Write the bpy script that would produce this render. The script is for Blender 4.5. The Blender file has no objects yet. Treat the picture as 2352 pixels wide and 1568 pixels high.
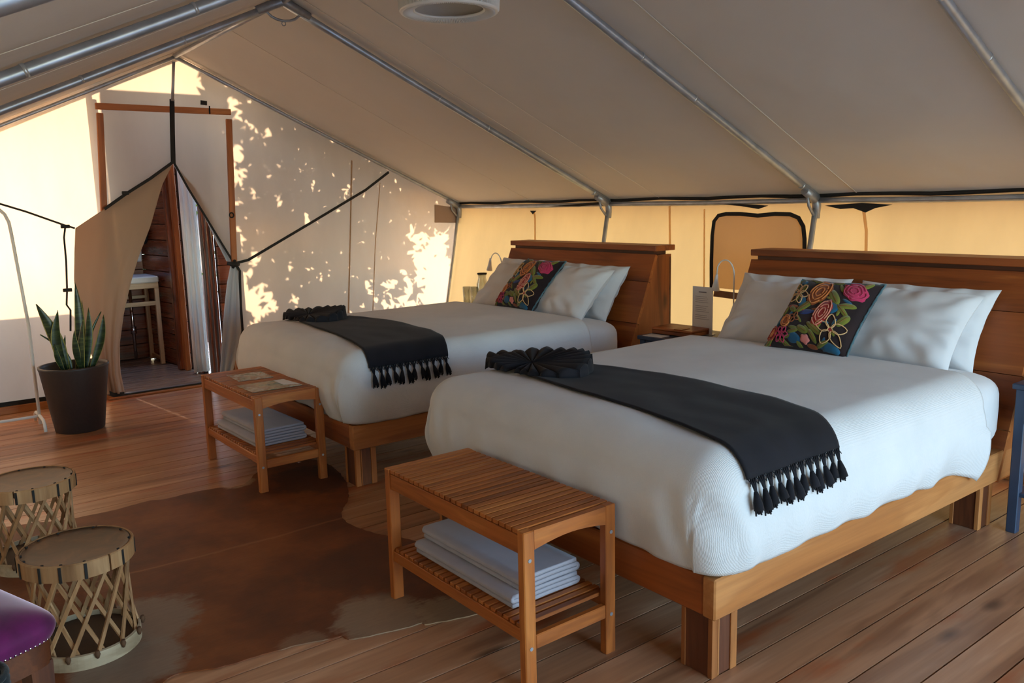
import bpy, bmesh, math, random
from math import sin, cos, tan, pi, radians, sqrt, atan2, hypot
from mathutils import Vector, Matrix, noise
random.seed(7)
S = bpy.context.scene
COL = S.collection

# ---------------------------------------------------------------- camera
F_PX, PITCH, ROLL, YAW, CAM_H = 1913.87, 9.498, -1.343, 52.494, 1.4328
_t, _p, _r = radians(YAW), radians(PITCH), radians(ROLL)
_f = Vector((-sin(_t)*cos(_p), cos(_t)*cos(_p), -sin(_p)))
_rt = Vector((cos(_t), sin(_t), 0)); _up = _rt.cross(_f)
RGT = _rt*cos(_r) + _up*sin(_r); UPV = -_rt*sin(_r) + _up*cos(_r); FWD = _f
CAM = Vector((0, 0, CAM_H))
cd = bpy.data.cameras.new('camera'); cam = bpy.data.objects.new('camera', cd); COL.objects.link(cam)
cd.sensor_width = 36; cd.lens = 36*F_PX/2352; cd.clip_start = .05; cd.clip_end = 300
M = Matrix.Identity(4)
for i in range(3):
    M[i][0] = RGT[i]; M[i][1] = UPV[i]; M[i][2] = -FWD[i]; M[i][3] = CAM[i]
cam.matrix_world = M
S.camera = cam
def at(px, py, ax, val):
    """world point where the sight line of a measured pixel meets a plane of the room"""
    d = FWD + RGT*((px-1176)/F_PX) - UPV*((py-784)/F_PX)
    i = 'xyz'.index(ax); t = (val-CAM[i])/d[i]
    return CAM + d*t

# ---------------------------------------------------------------- light
SUN_DIR = Vector((1, .12, -.27)).normalized()          # travel direction of the low sun
W = bpy.data.worlds.new('sky'); S.world = W; W.use_nodes = True
wn = W.node_tree; wn.nodes.clear()
sky = wn.nodes.new('ShaderNodeTexSky'); sky.sky_type = 'NISHITA'; sky.sun_disc = False
sky.sun_elevation = radians(14.5); sky.sun_rotation = atan2(-1, -.12); sky.altitude = 50; sky.air_density = 1.0; sky.dust_density = .4; sky.ozone_density = 3.0
bg = wn.nodes.new('ShaderNodeBackground'); bg.inputs[1].default_value = 1.9
wo = wn.nodes.new('ShaderNodeOutputWorld')
wn.links.new(sky.outputs[0], bg.inputs[0]); wn.links.new(bg.outputs[0], wo.inputs[0])
sl = bpy.data.lights.new('sun', 'SUN'); sl.energy = 15.0; sl.angle = radians(.5); sl.color = (1, .89, .74)
so = bpy.data.objects.new('sun', sl); COL.objects.link(so)
so.rotation_euler = SUN_DIR.to_track_quat('-Z', 'Y').to_euler()
# daylight sampling aid: portal over the open tent front (emits nothing itself)
pl = bpy.data.lights.new('front_opening', 'AREA'); pl.shape = 'RECTANGLE'; pl.size = 3.6; pl.size_y = 2.2
pl.cycles.is_portal = True
po = bpy.data.objects.new('front_opening', pl); COL.objects.link(po)
po.matrix_world = Matrix(((0, 0, 1, 1.95), (1, 0, 0, 2.95), (0, 1, 0, 1.1), (0, 0, 0, 1)))
vs = S.view_settings
S.display_settings.display_device = 'sRGB'
vs.view_transform = 'Standard'; vs.look = 'None'; vs.gamma = 1; vs.use_curve_mapping = False
vs.exposure = 0.1
S.cycles.use_denoising = True
S.cycles.max_bounces = 10; S.cycles.diffuse_bounces = 6; S.cycles.transmission_bounces = 6; S.cycles.glossy_bounces = 4; S.cycles.transparent_max_bounces = 16
S.cycles.sample_clamp_indirect = 6

# ---------------------------------------------------------------- materials
def lin(c):
    return tuple((x/255/12.92 if x/255 <= .04045 else ((x/255+.055)/1.055)**2.4) for x in c) + (1,)
MATS = {}
class NT:
    def __init__(s, name):
        s.m = bpy.data.materials.new(name); s.m.use_nodes = True; s.t = s.m.node_tree; s.t.nodes.clear()
        s.out = s.n('ShaderNodeOutputMaterial')
    def n(s, typ, **kw):
        nd = s.t.nodes.new(typ)
        for k, v in kw.items(): setattr(nd, k, v)
        return nd
    def l(s, a, b): s.t.links.new(a, b)
    def mix(s, f, a, b, blend='MIX'):
        nd = s.n('ShaderNodeMix', data_type='RGBA', blend_type=blend)
        for sock, v in ((nd.inputs['Factor'], f), (nd.inputs[6], a), (nd.inputs[7], b)):
            if hasattr(v, 'is_output'): s.l(v, sock)
            else: sock.default_value = v
        return nd.outputs[2]
    def math(s, op, a, b=0.0, c=None):
        nd = s.n('ShaderNodeMath', operation=op)
        for i, v in enumerate((a, b, c)):
            if v is None: continue
            if hasattr(v, 'is_output'): s.l(v, nd.inputs[i])
            else: nd.inputs[i].default_value = v
        return nd.outputs[0]
    def ramp(s, fac, stops):
        nd = s.n('ShaderNodeValToRGB'); s.l(fac, nd.inputs[0]); e = nd.color_ramp.elements
        while len(e) < len(stops): e.new(.5)
        for x, (p, c) in zip(e, stops): x.position = p; x.color = c if len(c) == 4 else lin(c)
        return nd.outputs[0]
    def coord(s, scale=(1, 1, 1), rnd=True, seed=0):
        tc = s.n('ShaderNodeTexCoord'); mp = s.n('ShaderNodeMapping'); mp.inputs['Scale'].default_value = scale
        if rnd:
            oi = s.n('ShaderNodeObjectInfo'); cx = s.n('ShaderNodeVectorMath', operation='SCALE')
            cx.inputs[0].default_value = (17, 23, 11); s.l(oi.outputs['Random'], cx.inputs['Scale'])
            ad = s.n('ShaderNodeVectorMath', operation='ADD'); s.l(tc.outputs['Object'], ad.inputs[0]); s.l(cx.outputs[0], ad.inputs[1])
            s.l(ad.outputs[0], mp.inputs[0])
        else: s.l(tc.outputs['Object'], mp.inputs[0])
        mp.inputs['Location'].default_value = (seed*3.1, seed*1.7, seed*2.3)
        return mp.outputs[0]
    def noise(s, vec, scale, detail=3, rough=.55, dist=0):
        nd = s.n('ShaderNodeTexNoise'); s.l(vec, nd.inputs['Vector'])
        nd.inputs['Scale'].default_value = scale; nd.inputs['Detail'].default_value = detail
        nd.inputs['Roughness'].default_value = rough; nd.inputs['Distortion'].default_value = dist
        return nd.outputs[0]
    def bump(s, h, strength=.3, dist=.002):
        nd = s.n('ShaderNodeBump'); s.l(h, nd.inputs['Height']); nd.inputs['Strength'].default_value = strength; nd.inputs['Distance'].default_value = dist
        return nd.outputs[0]
    def bsdf(s, col, rough=.5, normal=None, metal=0, spec=.5, coat=0, sheen=0, **kw):
        b = s.n('ShaderNodeBsdfPrincipled')
        for k, v in (('Base Color', col), ('Roughness', rough), ('Metallic', metal), ('Specular IOR Level', spec), ('Coat Weight', coat), ('Sheen Weight', sheen)):
            if hasattr(v, 'is_output'): s.l(v, b.inputs[k])
            else: b.inputs[k].default_value = v
        for k, v in kw.items(): b.inputs[k.replace('_', ' ')].default_value = v
        if normal is not None: s.l(normal, b.inputs['Normal'])
        s.l(b.outputs[0], s.out.inputs[0]); return b

def plain(name, c, rough=.5, metal=0, spec=.5, nz=.06, sc=30, bump=.0, sheen=0):
    if name in MATS: return MATS[name]
    t = NT(name); v = t.coord()
    nn = t.noise(v, sc, 3)
    base = lin(c)
    d = tuple(x*(1-nz*2) for x in base[:3])+(1,); l = tuple(min(1, x*(1+nz*2)) for x in base[:3])+(1,)
    col = t.ramp(nn, ((.3, d), (.7, l)))
    t.bsdf(col, rough, t.bump(nn, bump, .003) if bump else None, metal, spec, sheen=sheen)
    MATS[name] = t.m; return t.m

def wood(name, c1, c2, c3, ax='Y', rough=.45, vary=.25, knots=True, fine=1.0, blotch=None, coat=0, spec=.5):
    """grain runs along ax; c1 dark lines, c2 body, c3 light; blotch adds a worn varnish colour"""
    key = name+'_'+ax
    if key in MATS: return MATS[key]
    t = NT(key)
    lo, hi = 1.0, 9.0
    sc = {'X': (lo, hi, hi), 'Y': (hi, lo, hi), 'Z': (hi, hi, lo)}[ax]
    v = t.coord(sc)
    broad = t.noise(v, 1.1*fine, 4, .6, .6)
    # growth rings from a distorted wave
    wv = t.n('ShaderNodeMath', operation='SINE'); k = t.math('MULTIPLY', broad, 38.0); t.l(k, wv.inputs[0])
    rings = t.math('MULTIPLY_ADD', wv.outputs[0], .5, .5)
    gsc = {'X': (3, 90, 90), 'Y': (90, 3, 90), 'Z': (90, 90, 3)}[ax]
    g = t.noise(t.coord(gsc, seed=1), 1.0*fine, 3, .6)
    col = t.ramp(broad, ((.28, c1), (.5, c2), (.74, c3)))
    col = t.mix(t.math('MULTIPLY', rings, .22), col, lin(c1))
    col = t.mix(t.math('MULTIPLY', t.ramp(g, ((.35, (0, 0, 0, 1)), (.7, (1, 1, 1, 1)))), .28), col, lin(c1))
    if knots:
        ks = {'X': (1.6, 4, 4), 'Y': (4, 1.6, 4), 'Z': (4, 4, 1.6)}[ax]
        vo = t.n('ShaderNodeTexVoronoi'); t.l(t.coord(ks, seed=2), vo.inputs['Vector']); vo.inputs['Scale'].default_value = 1.0
        kk = t.ramp(vo.outputs['Distance'], ((.035, (1, 1, 1, 1)), (.13, (0, 0, 0, 1))))
        col = t.mix(t.math('MULTIPLY', kk, .75), col, tuple(x*.35 for x in lin(c1)[:3])+(1,))
    if blotch:
        bs = {'X': (1.2, 5, 5), 'Y': (5, 1.2, 5), 'Z': (5, 5, 1.2)}[ax]
        bn = t.noise(t.coord(bs, seed=3), 1.0, 5, .62)
        bf = t.ramp(bn, ((.55, (0, 0, 0, 1)), (.66, (1, 1, 1, 1))))
        col = t.mix(t.math('MULTIPLY', bf, .62), col, lin(blotch))
    oi = t.n('ShaderNodeObjectInfo')
    vv = t.math('MULTIPLY_ADD', oi.outputs['Random'], vary, 1-vary*.5)
    hs = t.n('ShaderNodeHueSaturation'); t.l(vv, hs.inputs['Value']); t.l(col, hs.inputs['Color'])
    rg = t.math('MULTIPLY_ADD', g, .25, rough-.1)
    t.bsdf(hs.outputs[0], rg, t.bump(g, .12, .0015), 0, spec, coat)
    MATS[key] = t.m; return t.m

def canvas(name, c, trans, tf=.5, stain=.12, bumpd=.0015, scale=1.0):
    if name in MATS: return MATS[name]
    t = NT(name); v = t.coord(rnd=False)
    st = t.noise(t.coord((1, 1, .35), rnd=False, seed=4), 2.2, 5, .6)
    b = lin(c); d = tuple(x*(1-stain) for x in b[:3])+(1,)
    col = t.ramp(st, ((.3, d), (.62, b)))
    tb = lin(trans); td = tuple(x*(1-stain*1.3) for x in tb[:3])+(1,)
    tcol = t.ramp(st, ((.3, td), (.62, tb)))
    wx = t.n('ShaderNodeTexWave', bands_direction='X'); wx.inputs['Scale'].default_value = 130; t.l(v, wx.inputs['Vector'])
    wz = t.n('ShaderNodeTexWave', bands_direction='Z'); wz.inputs['Scale'].default_value = 130; t.l(v, wz.inputs['Vector'])
    wy = t.n('ShaderNodeTexWave', bands_direction='Y'); wy.inputs['Scale'].default_value = 130; t.l(v, wy.inputs['Vector'])
    weave = t.math('ADD', t.math('ADD', wx.outputs[1], wz.outputs[1]), wy.outputs[1])
    soft = t.noise(t.coord((1, 1, .5), rnd=False, seed=6), 3.0, 2, .5)
    h = t.math('MULTIPLY_ADD', soft, 14.0, t.math('MULTIPLY', weave, .06))
    nm = t.bump(h, .35, .004)
    df = t.n('ShaderNodeBsdfDiffuse'); t.l(col, df.inputs[0]); t.l(nm, df.inputs['Normal'])
    tr = t.n('ShaderNodeBsdfTranslucent'); t.l(tcol, tr.inputs[0]); t.l(nm, tr.inputs['Normal'])
    mx = t.n('ShaderNodeMixShader'); mx.inputs[0].default_value = tf
    t.l(df.outputs[0], mx.inputs[1]); t.l(tr.outputs[0], mx.inputs[2]); t.l(mx.outputs[0], t.out.inputs[0])
    MATS[name] = t.m; return t.m

def fabric(name, c, c2=None, rough=.9, wave=None, scale=60, strength=.25, sheen=.2, trans=0, wav_amt=1.0):
    if name in MATS: return MATS[name]
    t = NT(name); v = t.coord(rnd=False)
    n1 = t.noise(v, scale*4, 2); n2 = t.noise(v, 5, 4)
    h = t.math('MULTIPLY', n1, .25)
    if wave:
        w = t.n('ShaderNodeTexWave', bands_direction=wave); t.l(v, w.inputs['Vector']); w.inputs['Scale'].default_value = scale
        w.inputs['Distortion'].default_value = 3.5; w.inputs['Detail'].default_value = 2; w.inputs['Detail Scale'].default_value = 1.5
        h = t.math('MULTIPLY_ADD', w.outputs[1], wav_amt, h)
    h = t.math('ADD', h, t.math('MULTIPLY', n2, 1.5))
    col = t.ramp(n2, ((.3, lin(c2 or c)), (.7, lin(c))))
    t.bsdf(col, rough, t.bump(h, strength, .003), 0, .25, sheen=sheen)
    MATS[name] = t.m; return t.m

# woods
T_bench = dict(c1=(118, 58, 18), c2=(184, 102, 40), c3=(212, 134, 64))
def Wbench(ax): return wood('bench_wood', **T_bench, ax=ax, rough=.42, vary=.14, knots=False)
def Wbed(ax): return wood('bed_wood', (100, 46, 14), (164, 84, 32), (192, 112, 50), ax=ax, rough=.42, vary=.22, fine=.7)
def Wbedlight(ax): return wood('bed_light_wood', (128, 70, 30), (184, 116, 60), (206, 142, 84), ax=ax, rough=.45, vary=.1, fine=.7)
def Wbeddark(ax): return wood('bed_dark_wood', (56, 26, 14), (100, 52, 28), (130, 74, 42), ax=ax, rough=.45, vary=.15)
def Wfloor(ax): return wood('floor_wood', (128, 80, 52), (192, 138, 98), (216, 168, 130), ax=ax, rough=.34, vary=.26, blotch=(172, 76, 22), fine=.55, spec=.55)
def Wtrim(ax): return wood('trim_wood', (140, 76, 30), (190, 112, 52), (212, 140, 78), ax=ax, rough=.5, vary=.15)
def Whut(ax): return wood('hut_wood', (76, 38, 22), (150, 80, 46), (186, 116, 76), ax=ax, rough=.26, vary=.4, spec=.7)
def Wpale(ax): return wood('pale_wood', (186, 150, 110), (226, 196, 156), (238, 214, 180), ax=ax, rough=.5, vary=.08, knots=False)
def Wslat(ax): return wood('stool_wood', (120, 80, 46), (176, 130, 86), (206, 166, 122), ax=ax, rough=.7, vary=.25, knots=False)
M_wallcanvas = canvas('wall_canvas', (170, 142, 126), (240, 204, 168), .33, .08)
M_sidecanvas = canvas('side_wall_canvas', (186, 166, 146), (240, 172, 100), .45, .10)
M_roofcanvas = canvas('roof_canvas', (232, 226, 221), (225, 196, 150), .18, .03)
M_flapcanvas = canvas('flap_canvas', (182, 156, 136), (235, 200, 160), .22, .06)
M_darkweb = plain('black_webbing', (26, 22, 20), .75, bump=.2)
M_steel = plain('galvanised_steel', (178, 184, 194), .40, .75, nz=.08, sc=12)
M_white = plain('white_enamel', (232, 230, 226), .35, nz=.01)
M_chrome = plain('chrome', (200, 202, 206), .12, 1, nz=.02)
M_pot = plain('charcoal_pot', (52, 42, 40), .5, nz=.06, sc=60, bump=.05)
M_soil = plain('soil', (40, 28, 20), .95, nz=.3, sc=50, bump=.6)
M_blue = plain('slate_blue_paint', (52, 68, 92), .38, nz=.04, sc=8)
M_bedding = fabric('white_cotton', (222, 221, 222), (212, 211, 213), wave=None, scale=40, strength=.22)
M_seer = fabric('seersucker', (222, 220, 220), (213, 212, 212), wave='X', scale=85, strength=.4, wav_amt=.4)
M_throw = fabric('black_throw', (32, 31, 38), (20, 19, 24), scale=110, strength=.3, sheen=.05)
M_blanket = fabric('grey_blanket', (178, 172, 180), (160, 154, 162), scale=120, strength=.4, sheen=.3)
M_paper = plain('paper', (226, 222, 218), .6, nz=.01)
M_ink = plain('ink', (120, 116, 120), .7, nz=.02)

# ---------------------------------------------------------------- mesh helpers
class MB:
    def __init__(s): s.v = []; s.f = []; s.sm = []; s.mi = []
    def add(s, vs, fs, smooth=False, mi=0):
        o = len(s.v); s.v += [tuple(v) for v in vs]; s.f += [tuple(i+o for i in f) for f in fs]
        s.sm += [smooth]*len(fs); s.mi += [mi]*len(fs)
    def box(s, x0, x1, y0, y1, z0, z1, b=.0, mat=None, mi=0):
        """box with chamfered edges"""
        if x1 < x0: x0, x1 = x1, x0
        if y1 < y0: y0, y1 = y1, y0
        if z1 < z0: z0, z1 = z1, z0
        b = min(b, (x1-x0)*.3, (y1-y0)*.3, (z1-z0)*.3)
        if b <= 0:
            vs = [(x, y, z) for x in (x0, x1) for y in (y0, y1) for z in (z0, z1)]
            fs = [(0, 1, 3, 2), (4, 6, 7, 5), (0, 4, 5, 1), (2, 3, 7, 6), (0, 2, 6, 4), (1, 5, 7, 3)]
        else:
            vs = []; idx = {}
            for ix, x in enumerate((x0, x1)):
                for iy, y in enumerate((y0, y1)):
                    for iz, z in enumerate((z0, z1)):
                        sx = 1 if ix == 0 else -1; sy = 1 if iy == 0 else -1; sz = 1 if iz == 0 else -1
                        for a, p in (('x', (x, y+sy*b, z+sz*b)), ('y', (x+sx*b, y, z+sz*b)), ('z', (x+sx*b, y+sy*b, z))):
                            idx[(ix, iy, iz, a)] = len(vs); vs.append(p)
            I = lambda a, b_, c, d: idx[(a, b_, c, d)]
            fs = []
            for k in (0, 1):
                q = [I(k, 0, 0, 'x'), I(k, 1, 0, 'x'), I(k, 1, 1, 'x'), I(k, 0, 1, 'x')]; fs.append(tuple(q if k else q[::-1]))
                q = [I(0, k, 0, 'y'), I(1, k, 0, 'y'), I(1, k, 1, 'y'), I(0, k, 1, 'y')]; fs.append(tuple(q[::-1] if k else q))
                q = [I(0, 0, k, 'z'), I(1, 0, k, 'z'), I(1, 1, k, 'z'), I(0, 1, k, 'z')]; fs.append(tuple(q if k else q[::-1]))
            for i in (0, 1):
                for j in (0, 1):
                    fs.append((I(i, j, 0, 'x'), I(i, j, 1, 'x'), I(i, j, 1, 'y'), I(i, j, 0, 'y')))
                    fs.append((I(i, 0, j, 'x'), I(i, 1, j, 'x'), I(i, 1, j, 'z'), I(i, 0, j, 'z')))
                    fs.append((I(0, i, j, 'y'), I(1, i, j, 'y'), I(1, i, j, 'z'), I(0, i, j, 'z')))
                    for k in (0, 1): fs.append((I(i, j, k, 'x'), I(i, j, k, 'y'), I(i, j, k, 'z')))
        if mat is not None: vs = [tuple(mat @ Vector(v)) for v in vs]
        s.add(vs, fs, False, mi); return s
    def tube(s, pts, r, n=10, cap=True, mi=0, closed=False):
        pts = [Vector(p) for p in pts]; rs = r if isinstance(r, (list, tuple)) else [r]*len(pts)
        vs = []; up = Vector((0, 0, 1)); prev = None; m = len(pts)
        for i, p in enumerate(pts):
            if closed: d = pts[(i+1) % m]-pts[i-1]
            else: d = pts[min(i+1, m-1)]-pts[max(i-1, 0)]
            d.normalize()
            if prev is None:
                a = d.cross(up if abs(d.z) < .95 else Vector((1, 0, 0))).normalized()
            else:
                a = (prev - d*prev.dot(d)).normalized()
            prev = a; b = d.cross(a)
            for k in range(n):
                an = 2*pi*k/n; vs.append(p + (a*cos(an)+b*sin(an))*rs[i])
        fs = []
        L = m if closed else m-1
        for i in range(L):
            j = (i+1) % m
            for k in range(n): fs.append((i*n+k, i*n+(k+1) % n, j*n+(k+1) % n, j*n+k))
        s.add(vs, fs, True, mi)
        if cap and not closed:
            o = len(s.v)-len(vs)
            s.f.append(tuple(o+k for k in range(n))[::-1]); s.sm.append(False); s.mi.append(mi)
            s.f.append(tuple(o+(m-1)*n+k for k in range(n))); s.sm.append(False); s.mi.append(mi)
        return s
    def lathe(s, prof, n=32, c=(0, 0, 0), mi=0, smooth=True):
        vs = []; m = len(prof)
        for (r, z) in prof:
            for k in range(n): a = 2*pi*k/n; vs.append((c[0]+r*cos(a), c[1]+r*sin(a), c[2]+z))
        fs = [(i*n+k, i*n+(k+1) % n, (i+1)*n+(k+1) % n, (i+1)*n+k) for i in range(m-1) for k in range(n)]
        s.add(vs, fs, smooth, mi); return s
    def grid(s, fn, nu, nv, smooth=True, mi=0, closeu=False):
        vs = [fn(i/(nu if closeu else nu-1) if nu > 1 else 0, j/(nv-1)) for i in range(nu) for j in range(nv)]
        fs = []
        for i in range(nu if closeu else nu-1):
            i2 = (i+1) % nu
            for j in range(nv-1): fs.append((i*nv+j, i2*nv+j, i2*nv+j+1, i*nv+j+1))
        s.add(vs, fs, smooth, mi); return s
    def prism(s, poly, y0, y1, plane='XZ', mi=0):
        n = len(poly)
        def P(p, d): return {'XZ': (p[0], d, p[1]), 'YZ': (d, p[0], p[1]), 'XY': (p[0], p[1], d)}[plane]
        vs = [P(p, y0) for p in poly]+[P(p, y1) for p in poly]
        fs = [tuple(range(n))[::-1], tuple(range(n, 2*n))]+[(i, (i+1) % n, n+(i+1) % n, n+i) for i in range(n)]
        s.add(vs, fs, False, mi); return s
    def mesh(s, name, mats, org=(0, 0, 0)):
        me = bpy.data.meshes.new(name)
        o = Vector(org)
        me.from_pydata([tuple(Vector(v)-o) for v in s.v], [], s.f)
        me.polygons.foreach_set('use_smooth', s.sm); me.polygons.foreach_set('material_index', s.mi)
        for m in (mats if isinstance(mats, (list, tuple)) else [mats]): me.materials.append(m)
        me.update()
        bm = bmesh.new(); bm.from_mesh(me); bmesh.ops.recalc_face_normals(bm, faces=bm.faces); bm.to_mesh(me); bm.free()
        return me
    def build(s, name, mats, parent=None, org=None):
        """org: world point that the mesh data is measured from (defaults to the parent's place)"""
        if org is None: org = tuple(parent.matrix_world.translation) if False else (0, 0, 0)
        me = s.mesh(name, mats, org); o = bpy.data.objects.new(name, me); COL.objects.link(o)
        if parent is not None: o.parent = parent
        if any(abs(c) > 0 for c in org): o.location = org
        return o
def add(me, name, parent=None, loc=(0, 0, 0), rot=(0, 0, 0)):
    o = bpy.data.objects.new(name, me); COL.objects.link(o); o.parent = parent; o.location = loc; o.rotation_euler = rot; return o
def tag(o, label=None, cat=None, group=None, kind=None):
    if label: o['label'] = label
    if cat: o['category'] = cat
    if group: o['group'] = group
    if kind: o['kind'] = kind
    return o
def thing(name, label, cat, loc=(0, 0, 0), rz=0, group=None):
    o = bpy.data.objects.new(name, None); COL.objects.link(o); o.location = loc; o.rotation_euler = (0, 0, rz)
    o.empty_display_size = .1
    return tag(o, label, cat, group)
KIDS = {}
def copy_tree(o, loc=None, rz=None, label=None, group=None, parent=None):
    c = o.copy(); COL.objects.link(c); c.parent = parent
    if loc is not None: c.location = loc
    if rz is not None: c.rotation_euler = (0, 0, rz)
    if label: c['label'] = label
    if group: c['group'] = group
    for ch in list(o.children): copy_tree(ch, parent=c)
    return c
def center(mb_obj):
    """move an object's origin to its mesh centre (children pieces built in parent coordinates)"""
    me = mb_obj.data; n = len(me.vertices)
    c = Vector((0, 0, 0))
    for v in me.vertices: c += v.co
    c /= n
    for v in me.vertices: v.co -= c
    mb_obj.location = mb_obj.location + c
    return mb_obj
def piece(mb, name, mat, parent): return center(mb.build(name, mat, parent))
def shade_mod(o, thick=None, sub=0):
    if thick:
        m = o.modifiers.new('thickness', 'SOLIDIFY'); m.thickness = thick; m.offset = -1
    if sub:
        m = o.modifiers.new('smooth', 'SUBSURF'); m.levels = sub; m.render_levels = sub
    return o

def lerp(a, b, t): return a+(b-a)*t
# ================================================================= tent shell
EX = -6.915                      # inner face of the end wall
RY, RZ = 2.06, 2.60              # ridge
EYR, EYL, EZ = 4.68, -.56, 1.40  # eaves
BYR, BYL = 4.42, -.46            # wall bottoms (walls lean in)
FX = 1.9                         # open tent front
# ---- floor: planks run along Y
floor = MB().box(-7.02, FX, -.60, 4.78, -.10, -.036).build('floor', plain('subfloor', (40, 26, 18), .9))
tag(floor, kind='structure')
PW, P0 = .1361, -1.618
base_planks = []
for q in range(4):
    y0, y1 = -.58, 4.76
    mb = MB().box(-PW/2+.003, PW/2-.003, y0, y1, -.034, 0)
    base_planks.append(mb.mesh('plank', Wfloor('Y')))
k = int((-7.0-P0)/PW)
x = P0+PW*k+PW/2
i = 0
while x < FX-.05:
    o = add(base_planks[i % 4], 'plank', floor, (x, 0, 0)); i += 1; x += PW
# ---- roof canvas
roof = MB()
def sag(x, w):                   # canvas sags a little between the rafters
    xs = [-6.915, -4.772, -2.956, -1.35, .4, 1.9]
    for a, b in zip(xs, xs[1:]):
        if a <= x <= b: return .022*sin(pi*(x-a)/(b-a))*sin(pi*min(1, max(0, w)))
    return 0
def roof_pt(side):
    ey = EYR if side > 0 else EYL
    def fn(u, v):
        X = EX-.02+u*(FX-EX+.1); w = v*1.035
        return (X, RY+(ey-RY)*w, RZ+.032+(EZ-RZ)*w - sag(X, w))
    return fn
roof.grid(roof_pt(1), 60, 14); roof.grid(roof_pt(-1), 60, 14)
ceiling = roof.build('ceiling', M_roofcanvas); tag(ceiling, kind='structure')
# canvas seams, sewn ribbons that run from ridge to eave
M_seam = canvas('seam_canvas', (240, 232, 222), (225, 190, 130), .15, .03)
def seam_roof(xa, side=1, wd=.012):
    mb = MB(); f = roof_pt(side)
    def fn(u, v):
        X = xa+(u-.5)*wd; uu = (X-(EX-.02))/(FX-EX+.1); p = f(uu, v*.965); return (p[0], p[1], p[2]-.003)
    mb.grid(fn, 2, 15); return shade_mod(mb.build('seam', M_seam, ceiling), .002)
for xs, wdt in ((-5.75, .005), (-4.66, .005), (-4.25, .005), (-2.70, .009), (-1.2, .007)): seam_roof(xs, 1, wdt)
for xs in (-3.6, -2.4): seam_roof(xs, -1, .006)
# rain fly above the tent
fly = MB()
for s, ey in ((1, EYR), (-1, EYL)):
    fly.grid(lambda u, v: (EX-.75+u*(FX-EX+1.9), RY+(ey-RY)*v*1.16, RZ+.20+(EZ-RZ)*v*1.16), 2, 2, False)
fo = shade_mod(fly.build('rain_fly', canvas('fly_canvas', (208, 200, 182), (160, 140, 100), .12), ceiling), .006)
# ---- side walls
def side_wall(name, ey, by, x0=EX, x1=FX):
    mb = MB()
    def fn(u, v):
        X = x0+u*(x1-x0); y = by+(ey-by)*v; sg = 1 if ey > RY else -1
        return (X, y+sg*.012*noise.noise((X*1.3, v*2, 4.4)), .05+(EZ+.032-.05)*v)
    mb.grid(fn, 90, 12); return tag(mb.build(name, M_sidecanvas), kind='structure')
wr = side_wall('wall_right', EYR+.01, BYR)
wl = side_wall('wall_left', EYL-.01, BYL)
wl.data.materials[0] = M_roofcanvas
# unseen tent front: open by the beds, closed part added to darken the left
fw = MB(); fw.grid(lambda u, v: (FX+.01*sin(u*30), lerp(lerp(BYL, EYL, min(1, v*1.2)), 1.15, u), lerp(.05, RZ+.03+(EZ-RZ)*((RY-lerp(EYL, 1.15, u))/(RY-EYL)), v)), 30, 12)
def _ft(y): return RZ+.03+(EZ-RZ)*(abs(RY-y)/(RY-EYL if y < RY else EYR-RY))
fw.grid(lambda u, v: (FX, lerp(1.15, RY, u), lerp(2.12, _ft(lerp(1.15, RY, u)), v)), 10, 4); fw.grid(lambda u, v: (FX, lerp(RY, 3.1, u), lerp(2.12, _ft(lerp(RY, 3.1, u)), v)), 10, 4)
tag(fw.build('wall_front', M_roofcanvas), kind='structure')
# ---- end wall with the door opening (a notch that reaches the floor)
LJ, RJ = 1.46, 2.395             # door jambs
AP = (1.995, 1.80)               # apex of the unzipped opening
def _top(y): return EZ+.035+(RZ-EZ)*((y-EYL)/(RY-EYL) if y < RY else (EYR-y)/(EYR-RY))
def _bot(y, inside):
    if not inside: return .05
    return lerp(1.442, 1.80, (y-LJ)/(AP[0]-LJ)) if y < AP[0] else lerp(1.80, 1.0, (y-AP[0])/(RJ+.012-AP[0]))
mb = MB()
def wcol(y0, y1, n, inside, l0=None, l1=None):
    def fn(u, v):
        y = lerp(y0, y1, u); b = _bot(y, inside); t = _top(min(EYR, max(EYL, y))); z = lerp(b, t, v)
        # side edges of the wall lean in towards the floor
        if l0 is not None: y = lerp(lerp(l0, y0, min(1, z/EZ)), y1, u) if z < EZ else y
        if l1 is not None: y = lerp(y0, lerp(l1, y1, min(1, z/EZ)), u) if z < EZ else y
        d = min(abs(y-RJ), abs(y-LJ))
        return (EX+.014*noise.noise((y*1.1, z*1.3, 2))*min(1, d*3), y, z)
    mb.grid(fn, n, 30)
wcol(EYL, LJ, 26, False, l0=BYL); wcol(LJ, AP[0], 10, True); wcol(AP[0], RY, 3, True); wcol(RY, RJ+.012, 8, True); wcol(RJ+.012, EYR, 34, False, l1=BYR)
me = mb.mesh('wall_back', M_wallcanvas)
wb = add(me, 'wall_back'); tag(wb, kind='structure')
def strip(pts, w, depth=.003, name='seam', mat=None, parent=None, n=(1, 0, 0), kink=0):
    """flat ribbon through world points, facing n"""
    mb = MB(); n = Vector(n); P = [Vector(p) for p in pts]
    vs = []
    for i, p in enumerate(P):
        d = (P[min(i+1, len(P)-1)]-P[max(i-1, 0)]).normalized(); s = d.cross(n).normalized()*w/2
        vs += [p-s+n*depth*.5, p+s+n*depth*.5, p+s-n*depth*.5, p-s-n*depth*.5]
    fs = []
    for i in range(len(P)-1):
        a = 4*i
        for k in range(4): fs.append((a+k, a+(k+1) % 4, a+4+(k+1) % 4, a+4+k))
    fs += [(0, 1, 2, 3), tuple(len(vs)-4+q for q in (3, 2, 1, 0))]
    mb.add(vs, fs); return mb.build(name, mat, parent)
M_seamwall = canvas('wall_seam_canvas', (170, 146, 128), (246, 224, 196), .6, .05)
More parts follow.
